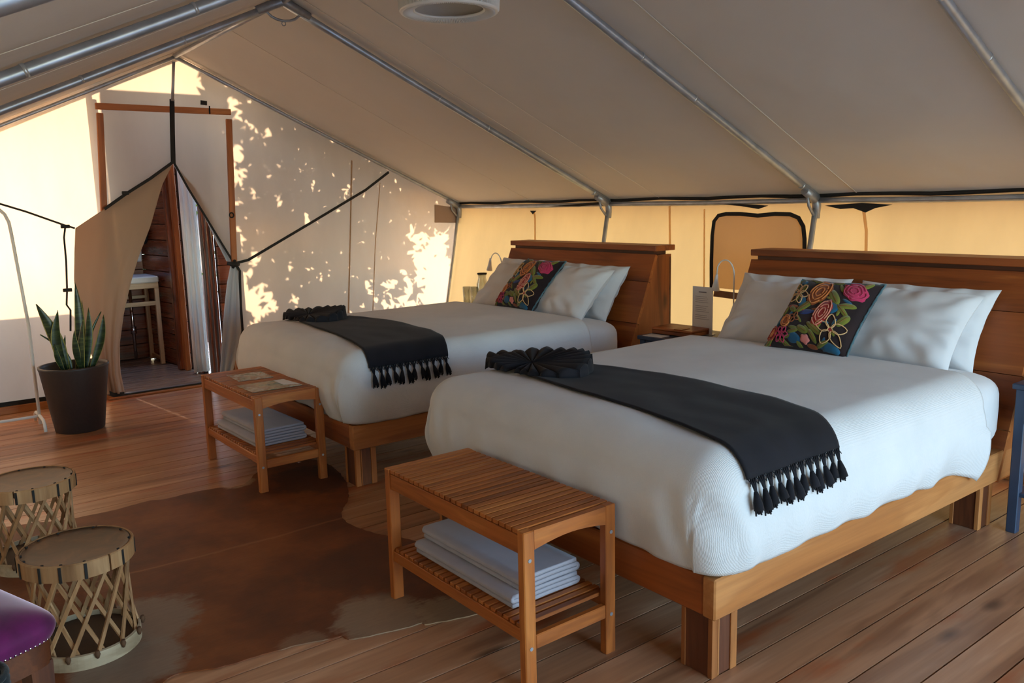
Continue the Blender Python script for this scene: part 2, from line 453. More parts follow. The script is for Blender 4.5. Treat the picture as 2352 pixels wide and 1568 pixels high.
def wallpt(px, py, off=.0): return at(px, py, 'x', EX+off)
strip([wallpt(808, 368, .012), wallpt(805, 520, .012), wallpt(800, 725, .012)], .014, .002, 'seam', M_seamwall, wb)
strip([wallpt(873, 420, .012), wallpt(862, 560, .012), wallpt(856, 725, .012)], .008, .002, 'seam', M_seamwall, wb)
# black hem and timber kicker under the canvas
hem = strip([(EX+.012, BYL, .075), (EX+.012, LJ-.02, .075)], .032, .006, 'hem', M_darkweb, wb)
hem = strip([(EX+.012, RJ, .075), (EX+.012, BYR, .075)], .032, .006, 'hem', M_darkweb, wb)
tag(MB().box(EX-.03, EX+.022, BYL-.1, LJ, 0, .058, .004).build('baseboard_back', Wbedlight('Y')), kind='structure')
tag(MB().box(EX-.03, EX+.022, RJ, BYR+.05, 0, .058, .004).build('baseboard_back', Wbedlight('Y')), kind='structure')
tag(MB().box(EX, FX, BYR-.03, BYR+.02, 0, .058, .004).build('baseboard_right', Wbedlight('X')), kind='structure')
tag(MB().box(EX, FX, BYL-.02, BYL+.03, 0, .058, .004).build('baseboard_left', Wbedlight('X')), kind='structure')
# door: jamb boards, header, zip, threshold
door = tag(MB().box(EX-.06, EX+.03, LJ-.05, RJ+.05, -.004, .022, .004).build('door_1', wood('threshold_wood', (84, 58, 42), (128, 98, 76), (150, 120, 96), ax='Y')), kind='structure')
piece(MB().box(EX+.035, EX+.075, LJ-.12, RJ+.10, .0, .016, .003), 'threshold_strip', Wbedlight('Y'), door)
strip([(EX+.031, LJ-.04, .026), (EX+.031, RJ+.04, .026)], .02, .004, 'rubber_seal', M_darkweb, door, n=(0, 0, 1))
def board(p0, p1, w, th, name, mat, parent):
    """timber batten between two world points on the end wall"""
    p0 = Vector(p0); p1 = Vector(p1); d = (p1-p0); L = d.length; d.normalize(); xx = Vector((1, 0, 0)); s = d.cross(xx).normalized()
    Mx = Matrix((( xx.x, s.x, d.x, p0.x), (xx.y, s.y, d.y, p0.y), (xx.z, s.z, d.z, p0.z), (0, 0, 0, 1)))
    o = MB().box(0, th, -w/2, w/2, 0, L, .003).build(name, mat, parent); o.matrix_local = Mx; return o
board(wallpt(218, 244, .004), wallpt(528, 258, .004), .046, .03, 'header', Wtrim('Z'), door)
board(wallpt(228, 260, .004), wallpt(238, 490, .004), .045, .03, 'jamb', Wtrim('Z'), door)
board(wallpt(524, 274, .004), wallpt(546, 868, .004), .045, .03, 'jamb', Wtrim('Z'), door)
zp = strip([wallpt(395, 228, .036), wallpt(396, 300, .036), wallpt(398, 376, .036)], .036, .006, 'zipper', M_darkweb, door)
for a in ((532, 494),):
    c = wallpt(a[0], a[1], .045); MB().tube([c+Vector((0, .018*cos(t), .02*sin(t))) for t in [i*2*pi/12 for i in range(12)]], .005, 6, closed=True).build('latch_ring', M_darkweb, door)
strip([wallpt(468, 231, .02), wallpt(468, 241, .02)], .05, .006, 'loop_tab', M_darkweb, door)
strip([wallpt(481, 243, .04), wallpt(482, 262, .04)], .010, .006, 'hook', M_darkweb, door)

# ---- window in the right wall (zipped shut, outlined by its black zip)
def rw(px, py, off=.02):
    """point on the leaning right wall seen at a pixel, slightly inside the room"""
    d = FWD + RGT*((px-1176)/F_PX) - UPV*((py-784)/F_PX)
    k = (EYR-BYR)/EZ; n = Vector((0, 1, -k)); t = (BYR-off - n.dot(CAM))/n.dot(d)
    return CAM+d*t
NW = Vector((0, -1, (EYR-BYR)/EZ)).normalized()
win = [(1634, 660), (1634, 600), (1636, 540), (1640, 508), (1650, 495), (1668, 491), (1700, 491), (1740, 495), (1780, 491), (1815, 492), (1834, 500), (1845, 520), (1848, 548), (1848, 600), (1846, 680)]
w1 = MB()
pts = [rw(*p, off=.02) for p in win]
cpt = sum(pts, Vector())/len(pts)
w1.add([cpt]+pts, [(0, i, i+1) for i in range(1, len(pts))]+[(0, len(pts), 1)])
wobj = tag(w1.build('window_1', canvas('window_flap_canvas', (206, 182, 158), (236, 200, 150), .42, .05)), kind='structure')
strip([rw(*p, off=.026) for p in win], .026, .006, 'zipper', M_darkweb, wobj, n=NW)
strip([rw(1640, 673, .03), rw(1700, 681, .03), rw(1850, 690, .03)], .045, .006, 'sill_flap', plain('brown_webbing', (150, 112, 84), .8), wobj, n=NW)
strip([rw(1618, 480, .02), rw(1617, 660, .02)], .012, .002, 'seam', MATS.get('seam_tape') or canvas('seam_tape', (190, 176, 160), (252, 228, 190), .75, .03), wr, n=NW)
for a in ([(1226, 484), (1229, 500), (1229, 560)], [(1538, 470), (1539, 570)], [(1984, 484), (1990, 530), (1989, 580)]):
    strip([rw(*p, off=.02) for p in a], .018, .003, 'seam', canvas('seam_tape', (190, 176, 160), (252, 228, 190), .75, .03), wr, n=NW)
# ragged black mesh sticking out under the eave pipe
for pts2 in ([(1895, 472), (1930, 480), (1960, 478), (1988, 488), (2010, 478), (2050, 470), (1980, 466)], [(1662, 470), (1700, 473), (1742, 480), (1765, 472), (1700, 468)], [(1218, 484), (1224, 492), (1232, 484)], [(1395, 462), (1330, 468), (1262, 474), (1330, 474), (1395, 468)]):
    P = [rw(*p, off=.05) for p in pts2]; mb = MB(); c = sum(P, Vector())/len(P)
    mb.add([c]+P, [(0, i, i+1) for i in range(1, len(P))]+[(0, len(P), 1)]); shade_mod(mb.build('torn_mesh', M_darkweb, wr), .004)
cp = MB(); P = [wallpt(998, 470, .03), wallpt(1062, 478, .03), wallpt(1062, 512, .03), wallpt(998, 511, .03)]
cp.add(P, [(0, 1, 2, 3)]); shade_mod(cp.build('corner_patch', canvas('patch_canvas', (186, 160, 142), (190, 160, 130), .3), wb), .003)

# ================================================================= tent frame
frame = thing('tent_frame', 'galvanised steel pipe frame holding up the canvas roof of the tent', 'tent frame')
RX = [-6.86, -4.772, -2.956, -1.516, .5]
def lerp(a, b, t): return a+(b-a)*t
for i, X in enumerate(RX):
    for sd, ey in ((1, EYR), (-1, EYL)):
        r = .021 if i else .014
        a = Vector((X, RY, RZ-.008)); b = Vector((X, ey-.01*sd, EZ+.012))
        pts = [lerp(a, b, t/8)-Vector((0, 0, .006*sin(pi*t/8))) for t in range(9)]
        o = MB().tube(pts, r, 14).build('rafter_pole', M_steel, frame)
        if i:
            for t in ((.40, .55, .93) if sd > 0 else (.22, .42, .62)):
                p = lerp(a, b, t)-Vector((0, 0, .004)); d = (b-a).normalized()*.006
                MB().tube([p-d, p+d], r+.0014, 14).build('coupling', plain('coupling_steel', (196, 200, 206), .35, .7), o)
    for sd, ey, by in ((1, EYR, BYR), (-1, EYL, BYL)):
        X2 = X
        o = MB().tube([(X2, ey-.03*sd, EZ), (X2, lerp(ey, by, .5)-.035*sd, EZ*.5), (X2, by-.04*sd, 0.0)], .017 if i else .015, 12).build('upright_pole', M_steel, frame)
        # cast elbow bracket and sleeve
        br = MB(); c = Vector((X2, ey-.03*sd, EZ))
        br.tube([c+Vector((0, -.02*sd, .02)), c+Vector((0, .0, -.03)), c+Vector((0, -.002*sd, -.11))], [.024, .027, .022], 12)
        br.tube([c+Vector((0, -.13*sd, .06)), c+Vector((0, -.02*sd, .008))], [.026, .03], 12)
        br.tube([c+Vector((0, -.10*sd, .035)), c+Vector((-.0, -.085*sd, -.03)), c+Vector((0, -.03*sd, -.09))], .009, 8)
        br.build('corner_bracket', plain('bracket_steel', (160, 162, 168), .45, .6), frame)
for sd, ey in ((1, EYR), (-1, EYL)):
    for a, b in zip(RX, RX[1:]+[FX]):
        if a == b: continue
        pts = [Vector((lerp(a, b, t/6), ey-.035*sd, EZ+.0-.006*sin(pi*t/6))) for t in range(7)]
        MB().tube(pts, .017, 12).build('eave_pipe', M_steel, frame)
for a, b in zip(RX, RX[1:]+[FX]):
    MB().tube([(a, RY, RZ), (b, RY, RZ)], .019, 12).build('ridge_pipe', M_steel, frame)
for X in RX[1:4]:
    c = Vector((X, RY, RZ)); br = MB()
    br.tube([c+Vector((0, -.16, -.074)), c, c+Vector((0, .16, -.074))], [.026, .030, .026], 12)
    br.tube([c+Vector((0, .10*cos(t), -.055-.055*sin(t))) for t in [i*pi/8 for i in range(9)]], .008, 8)
    br.tube([c+Vector((0, .012*cos(t), -.125-.012*sin(t))) for t in [i*2*pi/8 for i in range(8)]], .003, 6, closed=True)
    br.build('ridge_bracket', plain('bracket_steel', (160, 162, 168), .45, .6), frame)
MB().tube([wallpt(399, 142, .05), wallpt(396, 232, .04)], .012, 10).build('centre_pole', M_steel, frame)
# black strip standing in for the shaded gap between canvas roof and eave pipe
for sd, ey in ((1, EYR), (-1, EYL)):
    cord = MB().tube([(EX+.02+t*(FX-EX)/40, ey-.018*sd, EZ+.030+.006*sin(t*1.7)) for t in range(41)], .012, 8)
    cord.build('eave_gap_shade', M_darkweb, ceiling)

# ================================================================= outside: hut, deck, trees
ground = tag(MB().box(-60, 40, -50, 50, -.6, -.45).build('ground', plain('pale_gravel', (178, 174, 168), .95, nz=.15, sc=2)), kind='structure')
deck = tag(MB().box(-9.2, -7.03, .9, 3.3, -.12, -.05).build('floor_deck', plain('subfloor', (40, 26, 18), .9)), kind='structure')
dk = MB().box(-.046, .046, .9, 3.3, -.03, -.006, .003).mesh('plank', wood('deck_wood', (110, 84, 68), (168, 142, 122), (196, 172, 152), ax='Y', rough=.22, vary=.2, spec=.7))
x = -9.14
while x < -7.04: add(dk, 'plank', deck, (x, 0, 0)); x += .098
# bathroom hut walls of horizontal planks
def plank_wall(name, a, b, z0, z1, ph, normal, th=.03):
    """horizontal planks between plan points a, b; normal points into the hut"""
    a = Vector((a[0], a[1], 0)); b = Vector((b[0], b[1], 0)); d = (b-a); L = d.length; ang = atan2(d.y, d.x)
    n = Vector(normal)
    st = MB().box(0, L, -.02, .02, z0-.14, z1); root = st.build(name, plain('hut_backing', (50, 28, 18), .8)); root.location = a-n.to_3d()*(th/2+.021)
    root.rotation_euler = (0, 0, ang); tag(root, kind='structure')
    sgn = 1 if (Matrix.Rotation(ang, 3, 'Z') @ Vector((0, 1, 0))).dot(n.to_3d()) > 0 else -1
    me = MB().box(-L/2, L/2, -th/2, th/2, -ph/2+.003, ph/2-.003, .003).mesh('plank', Whut('X'))
    z = z0+ph/2
    while z < z1-.01: add(me, 'plank', root, (L/2, sgn*(th/2+.021), z)); z += ph
    return root
HX = -8.65
plank_wall('wall_hut_back', (HX, 1.30), (HX, 2.12), 0, 2.80, .145, Vector((1, 0, 0)))
plank_wall('wall_hut_side', (HX, 2.13), (-7.72, 2.22), 0, 2.40, .145, Vector((0, -1, 0)))
plank_wall('wall_hut_left', (HX, 1.28), (-7.15, 1.44), 0, 2.40, .145, Vector((0, 1, 0)))
plank_wall('wall_outer', (-7.12, 2.345), (-7.12, 2.45), 0, 1.3, .16, Vector((1, 0, 0)))
plank_wall('wall_outer', (-7.60, 2.235), (-7.42, 2.235), 0, 2.2, .15, Vector((0, -1, 0)), .02)
tag(MB().box(-7.70, -7.64, 2.160, 2.205, 0, 2.3, .005).build('trim_1', Wtrim('Z')), kind='structure')
tag(MB().box(-7.80, -7.735, 2.13, 2.20, 0, 2.3, .005).build('trim_2', Whut('Z')), kind='structure')
# washstand
ws = thing('washstand', 'pale wooden washstand with a white basin top in the bathroom hut', 'washstand', (-8.18, 2.07, 0))
def wp(mb, name, mat): return piece(mb, name, mat, ws)
wp(MB().box(-.42, .02, -.62, .06, .77, .83, .01), 'basin_top', M_white)
for (a, b) in ((0, .035), (-.37, .035), (0, -.6), (-.37, -.6)): wp(MB().box(a-.02, a+.018, b-.02, b+.018, 0, .72, .003), 'leg', Wpale('Z'))
wp(MB().box(-.40, .018, -.62, .053, .72, .77, .003), 'top_rail', Wpale('Y'))
wp(MB().box(-.0, .016, -.6, .035, .56, .60, .003), 'rail', Wpale('Y'))
wp(MB().box(-.37, .0, .03, .05, .03, .06, .003), 'foot_rail', Wpale('X'))
wp(MB().box(-.37, -.35, -.6, .035, .60, .63, .003), 'rail', Wpale('Y'))
wp(MB().tube([(-.17, -.16, .74), (-.17, -.16, .05)], .016, 10).tube([(-.17, -.16, .36), (-.17, -.16, .29)], .028, 12), 'drain_pipe', M_chrome)
mr = thing('wall_mirror', 'small round chrome rimmed mirror on the hut wall above the washstand', 'mirror', (-8.42, 2.115, 1.33)); mr.rotation_euler = (0, 0, -pi/2+.09)
MB().tube([(.012, .085*cos(t), .20*sin(t)) for t in [i*2*pi/24 for i in range(24)]], .012, 8, closed=True).build('rim', M_darkweb, mr)
mm = MB(); mm.add([(.012, 0, 0)]+[(.012, .08*cos(t), .195*sin(t)) for t in [i*2*pi/24 for i in range(24)]], [(0, i, i % 24+1) for i in range(1, 25)]); shade_mod(mm.build('glass', M_chrome, mr), .004)
sh = thing('wall_shelf', 'wooden wall shelf with black frame above the white basin', 'shelf', (HX, 1.93, 1.15))
piece(MB().box(.02, .16, -.30, .16, 0, .022, .002), 'board', Wtrim('Y'), sh); piece(MB().box(.02, .14, .10, .13, .022, .14, .002), 'bracket', M_darkweb, sh)
tw = thing('towel_box', 'white tissue box fixed on the hut wall under the shelf', 'box', (HX+.02, 2.04, .95))
piece(MB().box(0, .10, -.12, .055, 0, .13, .012), 'box_body', M_white, tw); piece(MB().box(.095, .104, -.03, .03, .05, .10, .004), 'dispenser_slot', M_ink, tw)
# white curtain, striped timber panel and folded door canvas beyond the opening
def pleat(x0, y0, y1, z0, z1, amp, n, name, mat, lab, cat):
    mb = MB(); mb.grid(lambda u, v: (x0+amp*sin(u*n*2*pi)*(1-.4*v)+.01*noise.noise((u*5, v*3, 1)), y0+(y1-y0)*u, z0+(z1-z0)*v), 40, 14)
    o = mb.build(name, mat); shade_mod(o, .003); return tag(o, lab, cat)
M_sheer = canvas('sheer_white', (252, 252, 252), (252, 250, 246), .4, .0)
pleat(-7.34, 2.14, 2.272, .03, 2.1, .018, 3, 'curtain', M_sheer, 'white sheer curtain hanging in the hut doorway behind the tent opening', 'curtain')
dr = thing('louvre_door', 'narrow grey brown vertical board door beside the white curtain', 'door', (-7.30, 2.268, 0))
for k in range(6):
    piece(MB().box(0, .025+.006*(k % 2), k*.018, k*.018+.016, .01, 2.05, .003), 'board', [wood('grey_board', (88, 76, 74), (138, 122, 118), (170, 152, 146), ax='Z', vary=.5), Whut('Z')][k % 2], dr)
# foliage that filters the sun: leaves are left out where a fleck reaches the canvas
flecks = [(535, 240, 14, 16), (548, 262, 8, 10), (560, 290, 4, 6), (582, 292, 4, 6), (614, 304, 4, 8), (550, 342, 6, 12), (552, 362, 5, 10), (538, 352, 4, 14), (540, 400, 6, 30),
 (550, 418, 5, 12), (557, 388, 4, 8), (618, 408, 3, 5), (582, 446, 4, 9), (545, 462, 5, 14), (643, 465, 3, 7), (550, 525, 6, 14), (556, 555, 6, 16), (585, 595, 8, 26), (575, 630, 5, 10),
 (560, 655, 10, 40), (575, 690, 20, 32), (548, 700, 8, 40), (592, 720, 12, 22), (614, 683, 6, 14), (628, 700, 7, 16), (612, 710, 4, 10), (600, 660, 4, 14), (590, 690, 5, 12), (668, 612, 3, 6), (678, 690, 3, 6), (575, 745, 16, 6),
 (843, 655, 6, 8), (850, 668, 4, 6), (905, 648, 7, 14), (890, 660, 6, 12), (862, 690, 4, 12), (882, 695, 4, 12), (900, 697, 6, 14), (918, 690, 5, 16), (928, 630, 6, 14), (940, 660, 8, 20), (935, 690, 8, 20),
 (948, 530, 5, 12), (940, 540, 4, 8), (958, 560, 9, 16), (975, 545, 9, 14), (950, 585, 8, 18), (965, 600, 14, 24), (985, 590, 16, 30), (960, 635, 12, 20), (1000, 560, 16, 24), (1015, 590, 18, 50), (990, 640, 20, 45), (1010, 660, 22, 60), (975, 680, 14, 22), (1022, 545, 12, 16), (1000, 700, 24, 20), (955, 700, 8, 10), (1030, 640, 14, 60), (1028, 700, 14, 20),
 (770, 505, 3, 6), (795, 440, 3, 7), (720, 420, 3, 5), (705, 505, 2, 4), (815, 640, 3, 6), (832, 700, 4, 8), (740, 640, 2, 5), (300, 160, 2, 2)]
hole = []
for (px, py, a, b) in flecks:
    p = wallpt(px, py); q1 = wallpt(px+a, py); q2 = wallpt(px, py+b)
    hole.append((p.y, p.z, max(.010, abs(q1.y-p.y)*.65), max(.012, abs(q2.z-p.z)*.8)))
rnd = random.Random(5)
lv = MB()
def leaf_at(wy, wz, t, size):
    p = Vector((EX, wy, wz))-SUN_DIR*t
    a = rnd.uniform(0, pi); u = SUN_DIR.cross(Vector((0, 0, 1))).normalized(); w = u.cross(SUN_DIR)
    d = (u*cos(a)+w*sin(a)); e = (-u*sin(a)+w*cos(a)); tl = SUN_DIR*rnd.uniform(-.4, .4)*size
    lv.add([p-d*size, p+e*size*.42+tl*.5, p+d*size+tl, p-e*size*.42-tl*.3], [(0, 1, 2, 3)])
y = 2.30
while y < 5.15:
    z = -.1
    top = RZ-(abs(y-RY))*.455+.15
    while z < top:
        yy = y+rnd.uniform(-.02, .02); zz = z+rnd.uniform(-.02, .02)
        sz = rnd.uniform(.05, .085)
        ok = True
        for hy, hz, ha, hb in hole:
            r = hypot((yy-hy)/(ha+sz*.42), (zz-hz)/(hb+sz*.42))
            if r < 1: ok = False; break
        if ok:
            t = rnd.uniform(2.05, 2.4) if yy < 2.98 else rnd.uniform(1.3, 1.7)
            leaf_at(yy, zz, t, sz)
        elif all(hypot((yy-hy)/(ha+.014), (zz-hz)/(hb+.014)) > 1 for hy, hz, ha, hb in hole): leaf_at(yy, zz, rnd.uniform(2.05, 2.4) if yy < 2.98 else rnd.uniform(1.3, 1.7), .026)
        z += .036
    y += .036
tree = thing('garden_tree', 'leafy garden tree behind the bathroom hut, its shade dappling the canvas', 'tree', (0, 0, 0))
tag(lv.build('leaves', canvas('leaf', (70, 96, 40), (110, 140, 40), .12), tree), kind='stuff')
c = Vector((EX, 3.3, .2))-SUN_DIR*2.5
MB().tube([(c.x-.3, c.y, -.45), (c.x-.28, c.y+.03, .8), (c.x-.3, c.y-.02, 2.4)], [.09, .07, .04], 10).build('trunk', Wbeddark('Z'), tree)
# unseen low wall, added to shade the foot of the canvas
gw = tag(MB().box(-8.6, -8.35, -4, 1.0, -.45, .66+1.55*.27, .02).build('wall_shade_blocker', plain('shade_blocker_stone', (150, 132, 110), .9, nz=.15, sc=6, bump=.4)), kind='structure')

# ================================================================= door flaps and straps
def px_grid(rows, xf, nu, nv, name, mat, thick=.004, parent=None):
    """cloth through measured edge pixels: rows = [(left px, right px)] from top to bottom"""
    n = len(rows)-1
    def fn(u, v):
        f = v*n; i = min(int(f), n-1); f -= i
        (a0, a1), (b0, b1) = rows[i], rows[i+1]
        px = lerp(lerp(a0[0], b0[0], f), lerp(a1[0], b1[0], f), u); py = lerp(lerp(a0[1], b0[1], f), lerp(a1[1], b1[1], f), u)
        return at(px, py, 'x', xf(u, v))
    mb = MB(); mb.grid(fn, nu, nv); o = mb.build(name, mat, parent); shade_mod(o, thick); return o
flapL = px_grid([((173, 524), (398, 374)), ((171, 575), (372, 425)), ((170, 640), (345, 520)), ((176, 705), (318, 590)), ((192, 765), (300, 650)), ((212, 820), (284, 720)), ((230, 858), (274, 790)), ((240, 882), (275, 850)), ((246, 906), (286, 903))],
    lambda u, v: EX+.05+.10*v*(1-.3*u)+.035*v*sin(u*9+v*2)+.012*sin(u*23+v*5)*v, 60, 60, 'door_flap', M_flapcanvas)
tag(flapL, 'beige canvas door flap pulled open towards the snake plant', 'tent flap')
strip([wallpt(400, 370, .075), wallpt(345, 410, .075), wallpt(288, 446, .075), wallpt(240, 480, .075)], .022, .006, 'edge_binding', M_darkweb, flapL)
c = wallpt(288, 443, .09); piece(MB().box(c.x-.012, c.x+.01, c.y-.024, c.y+.024, c.z-.014, c.z+.014, .004), 'buckle', M_darkweb, flapL)
hb = MB(); P = [wallpt(246, 895, .14), wallpt(262, 902, .17), wallpt(285, 900, .15), wallpt(285, 908, .16), wallpt(262, 912, .18), wallpt(244, 906, .15)]
hb.add(P, [(0, 1, 4, 5), (1, 2, 3, 4)]); shade_mod(hb.build('hem_binding', M_darkweb, flapL), .004)
flapR = px_grid([((530, 608), (549, 606)), ((522, 650), (548, 650)), ((516, 700), (550, 705)), ((511, 760), (552, 770)), ((508, 815), (542, 820)), ((504, 868), (530, 868))],
    lambda u, v: EX+.055+.016*sin(u*14+v*2)*(.3+v), 30, 30, 'door_flap', canvas('flap_liner', (214, 216, 222), (220, 216, 210), .3, .05))
tag(flapR, 'pale lined door flap tied back at the right door post', 'tent flap')
lin_ = px_grid([((400, 380), (404, 380)), ((428, 425), (446, 428)), ((462, 480), (482, 486)), ((500, 560), (516, 562)), ((520, 600), (534, 602))], lambda u, v: EX-.02+.012*sin(u*6+v*9), 8, 30, 'liner_edge', MATS['flap_liner'], parent=flapR)
strip([wallpt(400, 374, .02), wallpt(432, 432, .02), wallpt(470, 494, .02), wallpt(505, 552, .02), wallpt(536, 602, .02)], .016, .006, 'edge_binding', M_darkweb, flapR)
strip([wallpt(541, 612, .0), wallpt(552, 700, .0), wallpt(556, 760, .0), wallpt(545, 812, .0)], .012, .005, 'edge_binding', M_darkweb, flapR)
# straps
def strap(label, pts, w, extra=None, knot=None):
    t = thing('tie_strap', label, 'strap', tuple(pts[0]))
    o = Vector(pts[0])
    def L(ps): return [Vector(p)-o for p in ps]
    strip(L(pts), w, .004, 'webbing', M_darkweb, t)
    for e in (extra or []): strip(L(e), w*.9, .004, 'hanging_end', M_darkweb, t)
    if knot is not None:
        k = knot-o; mb = MB()
        mb.tube([k+Vector((0, -.05, .01)), k+Vector((.02, -.015, .0)), k+Vector((.025, .01, -.004)), k+Vector((0, .045, -.008))], [.012, .022, .022, .012], 8)
        mb.tube([k+Vector((.01, -.01, -.03)), k+Vector((.03, 0, 0)), k+Vector((.01, .01, .03))], .012, 8)
        mb.build('knot', M_darkweb, t)
    return t
strap('long black strap from the right door post up to the roof edge', [wallpt(538, 605, .06), wallpt(570, 597, .05), wallpt(720, 508, .03), wallpt(840, 436, .03), wallpt(893, 395, .03)], .022,
      [[wallpt(541, 606, .07), wallpt(551, 622, .08), wallpt(551, 640, .07), wallpt(553, 700, .06), wallpt(561, 810, .06)]], wallpt(536, 606, .06))
st = strap('slim black strap holding the left door flap open', [wallpt(172, 524, .07), wallpt(148, 517, .07), wallpt(60, 486, .05), wallpt(0, 468, .03), wallpt(-160, 430, .02)], .014,
      [[wallpt(150, 520, .08), wallpt(147, 545, .08), wallpt(152, 600, .08), wallpt(154, 665, .08), wallpt(153, 700, .08), wallpt(162, 712, .08), wallpt(162, 760, .08)]])
o = Vector(wallpt(172, 524, .07))
for (px, py) in ((150, 520), (155, 666)):
    c = wallpt(px, py, .085)-o; piece(MB().box(c.x-.008, c.x+.008, c.y-.03, c.y+.03, c.z-.013, c.z+.013, .003), 'buckle', M_darkweb, st)

# ================================================================= beds
XB, YF, DB = -1.455, 1.842, 2.286
BW = 1.54
def make_bed():
    t = thing('bed_frame', 'solid timber bed frame under the right hand bed with stripy block legs', 'bed frame', (XB, YF, 0))
    def p(mb, name, mat, par=t): return piece(mb, name, mat, par)
    z0, z1 = .2015, .331
    p(MB().box(-.048, 0, 0, 2.26, z0, z1, .005), 'side_rail', Wbedlight('Y'))
    p(MB().box(-BW, -BW+.048, 0, 2.26, z0, z1, .005), 'side_rail', Wbedlight('Y'))
    p(MB().box(-BW+.049, -.049, .004, .05, z0, z1, .005), 'foot_rail', Wbed('X'))
    p(MB().box(-BW+.05, -.05, .05, 2.0, z0+.03, z1-.02, .004), 'base_board', Wbeddark('Y'))
    for lx in (-.138, -BW+.022):
        for ly in (.018, 1.775):
            lg = p(MB().box(lx+.004, lx+.112, ly+.004, ly+.116, 0, z0, .002), 'leg', Wbeddark('Z'))
            for (a, b, c, d) in ((-.004, .012, -.0, .02), (.10, .117, -.0, .026), (.104, .117, .088, .118), (.109, .115, .03, .036), (-.004, .012, .098, .118)):
                s = MB().box(lx+a, lx+b, ly+c, ly+d, 0.001, z0-.001, .001).build('strip', Wbedlight('Z'), lg); s.location = -lg.location
    # headboard: leaning boards between two cheeks, cap shelf on top
    yb = 2.375; ft, zt = 2.225, 1.075; fb, zb = 1.875, .20
    for cx in (-.026, -BW):
        mb = MB().prism([(ft+.02, zt-.005), (fb+.024, zb), (yb, zb), (yb, zt-.005)], cx, cx+.026, 'YZ')
        p(mb, 'headboard_cheek', Wbed('Z'))
    nb = 4; hs = [.0, .24, .50, .80, 1.0]
    for a, b in zip(hs, hs[1:]):
        ya, za = lerp(fb, ft, a), lerp(zb, zt, a); y2, z2 = lerp(fb, ft, b), lerp(zb, zt, b)
        d = Vector((0, y2-ya, z2-za)).normalized(); n = Vector((0, -d.z, d.y)); th = .024; g = d*.0015
        A = Vector((0, ya, za))+g; B = Vector((0, y2, z2))-g
        q = [A, B, B-n*th, A-n*th]
        mb = MB().prism([(v.y, v.z) for v in q], -BW, 0, 'YZ'); p(mb, 'headboard_panel', Wbed('X'))
    p(MB().box(-BW, -.0, yb-.02, yb, zb+.1, zt-.02, .002), 'headboard_back', Wbeddark('X'))
    p(MB().box(-BW+.03, -.03, ft+.02, yb-.02, zt-.02, 1.094, .0), 'cap_spacer', Wbeddark('X'))
    p(MB().box(-BW-.004, .004, ft-.005, yb+.035, 1.094, 1.130, .003), 'headboard_cap', Wbed('X'))
    return t
bed = make_bed()
bed2 = copy_tree(bed, (XB-DB, YF, 0), label='solid timber bed frame under the far bed beside the canvas corner')
bed['group'] = bed2['group'] = 'pair of timber beds'

# ---- mattress + duvet
HD, RD = .700, .13
CXB, HA = -.77, .805             # bed centre and duvet half width (local x)
Y0D, Y1D = -.035, 1.615
def dsurf(s, t, off=0.0, drop=0.0):
    """unfolded duvet point (s across from centre, t from foot edge line) -> bed local coordinates"""
    ia = HA-RD; dx = max(0, abs(s)-ia); sg = 1 if s > 0 else -1
    it = Y0D+RD; dy = max(0, it-t)
    m = max(dx, dy); hyp = hypot(dx, dy)
    qx = max(-ia, min(ia, s)); qy = max(it, t)
    cr = .018*(1-(qx/HA)**2) + .006*noise.noise((qx*1.6, qy*1.6, 3))
    if m == 0: return Vector((CXB+qx, qy, HD+cr+off))
    nx, ny = sg*dx/hyp, -dy/hyp
    arc = RD*pi/2
    if m < arc:
        th = m/RD; h = sin(th); return Vector((CXB+qx+nx*(RD*h+off*h), qy+ny*(RD*h+off*h), HD+cr-RD*(1-cos(th))+off*cos(th)))
    w = (m-arc); z = HD+cr-RD-w
    tot = HD-RD-.32; k = min(1, w/tot)
    bul = .028*sin(pi*min(1, k*.95))-.030*k*k
    return Vector((CXB+qx+nx*(RD+bul+off), qy+ny*(RD+bul+off), z))
def make_duvet():
    mb = MB(); smax = (HA-RD)+RD*pi/2+(HD-RD-.332); tmin = (Y0D+RD)-RD*pi/2-(HD-RD-.332)
    def fn(u, v):
        s = (u*2-1)*smax; t = tmin+(Y1D-tmin)*v
        # duvet corner near the head hangs lower over the rail
        p = dsurf(s, t)
        if t > 1.35 and p.z < .50:
            k = (t-1.35)/.31; k = min(1, max(0, k))**2; p.z -= .105*k*(1-(p.z-.33)/.17); p.x += .022*k*(1 if s > 0 else -1)
        # folds that fan out of the foot corners and crinkle along the tucked hem
        edge = max(0, 1-(p.z-.33)/.25) if p.z < .58 else 0
        if edge > 0:
            c = 9 if abs(s) < HA-.05 else 13
            q = p.x*c*3 if abs(s) < HA-.02 else p.y*c*2
            f = .007*edge*sin(q+3*noise.noise((p.x*3, p.y*3, p.z*4)))
            cornerness = max(0, 1-hypot(abs(p.x-CXB)-HA, p.y-Y0D)/.35)
            f += .006*cornerness*sin(q*1.9+p.z*22)
            n = Vector((1 if s > 0 else -1, 0, 0)) if abs(s) > HA-.02 and t > Y0D else Vector((0, -1, 0))
            p += n*f
            if k_edge(p): p.z += .012*noise.noise((p.x*6, p.y*6, 7))
        p.z += .004*noise.noise((p.x*4, p.y*4, 1.3))
        return p
    mb.grid(fn, 150, 150)
    return mb
def k_edge(p): return p.z < .37
duv_me = make_duvet()
duv = duv_me.build('duvet', M_seer, None); duv.location = (XB, YF, 0); shade_mod(duv, .012)
tag(duv, 'white seersucker duvet spread over the right hand bed', 'duvet', 'white duvets')
duv2 = duv.copy(); COL.objects.link(duv2); duv2.location = (XB-DB, YF, 0); duv2['label'] = 'white seersucker duvet spread over the far bed by the door'
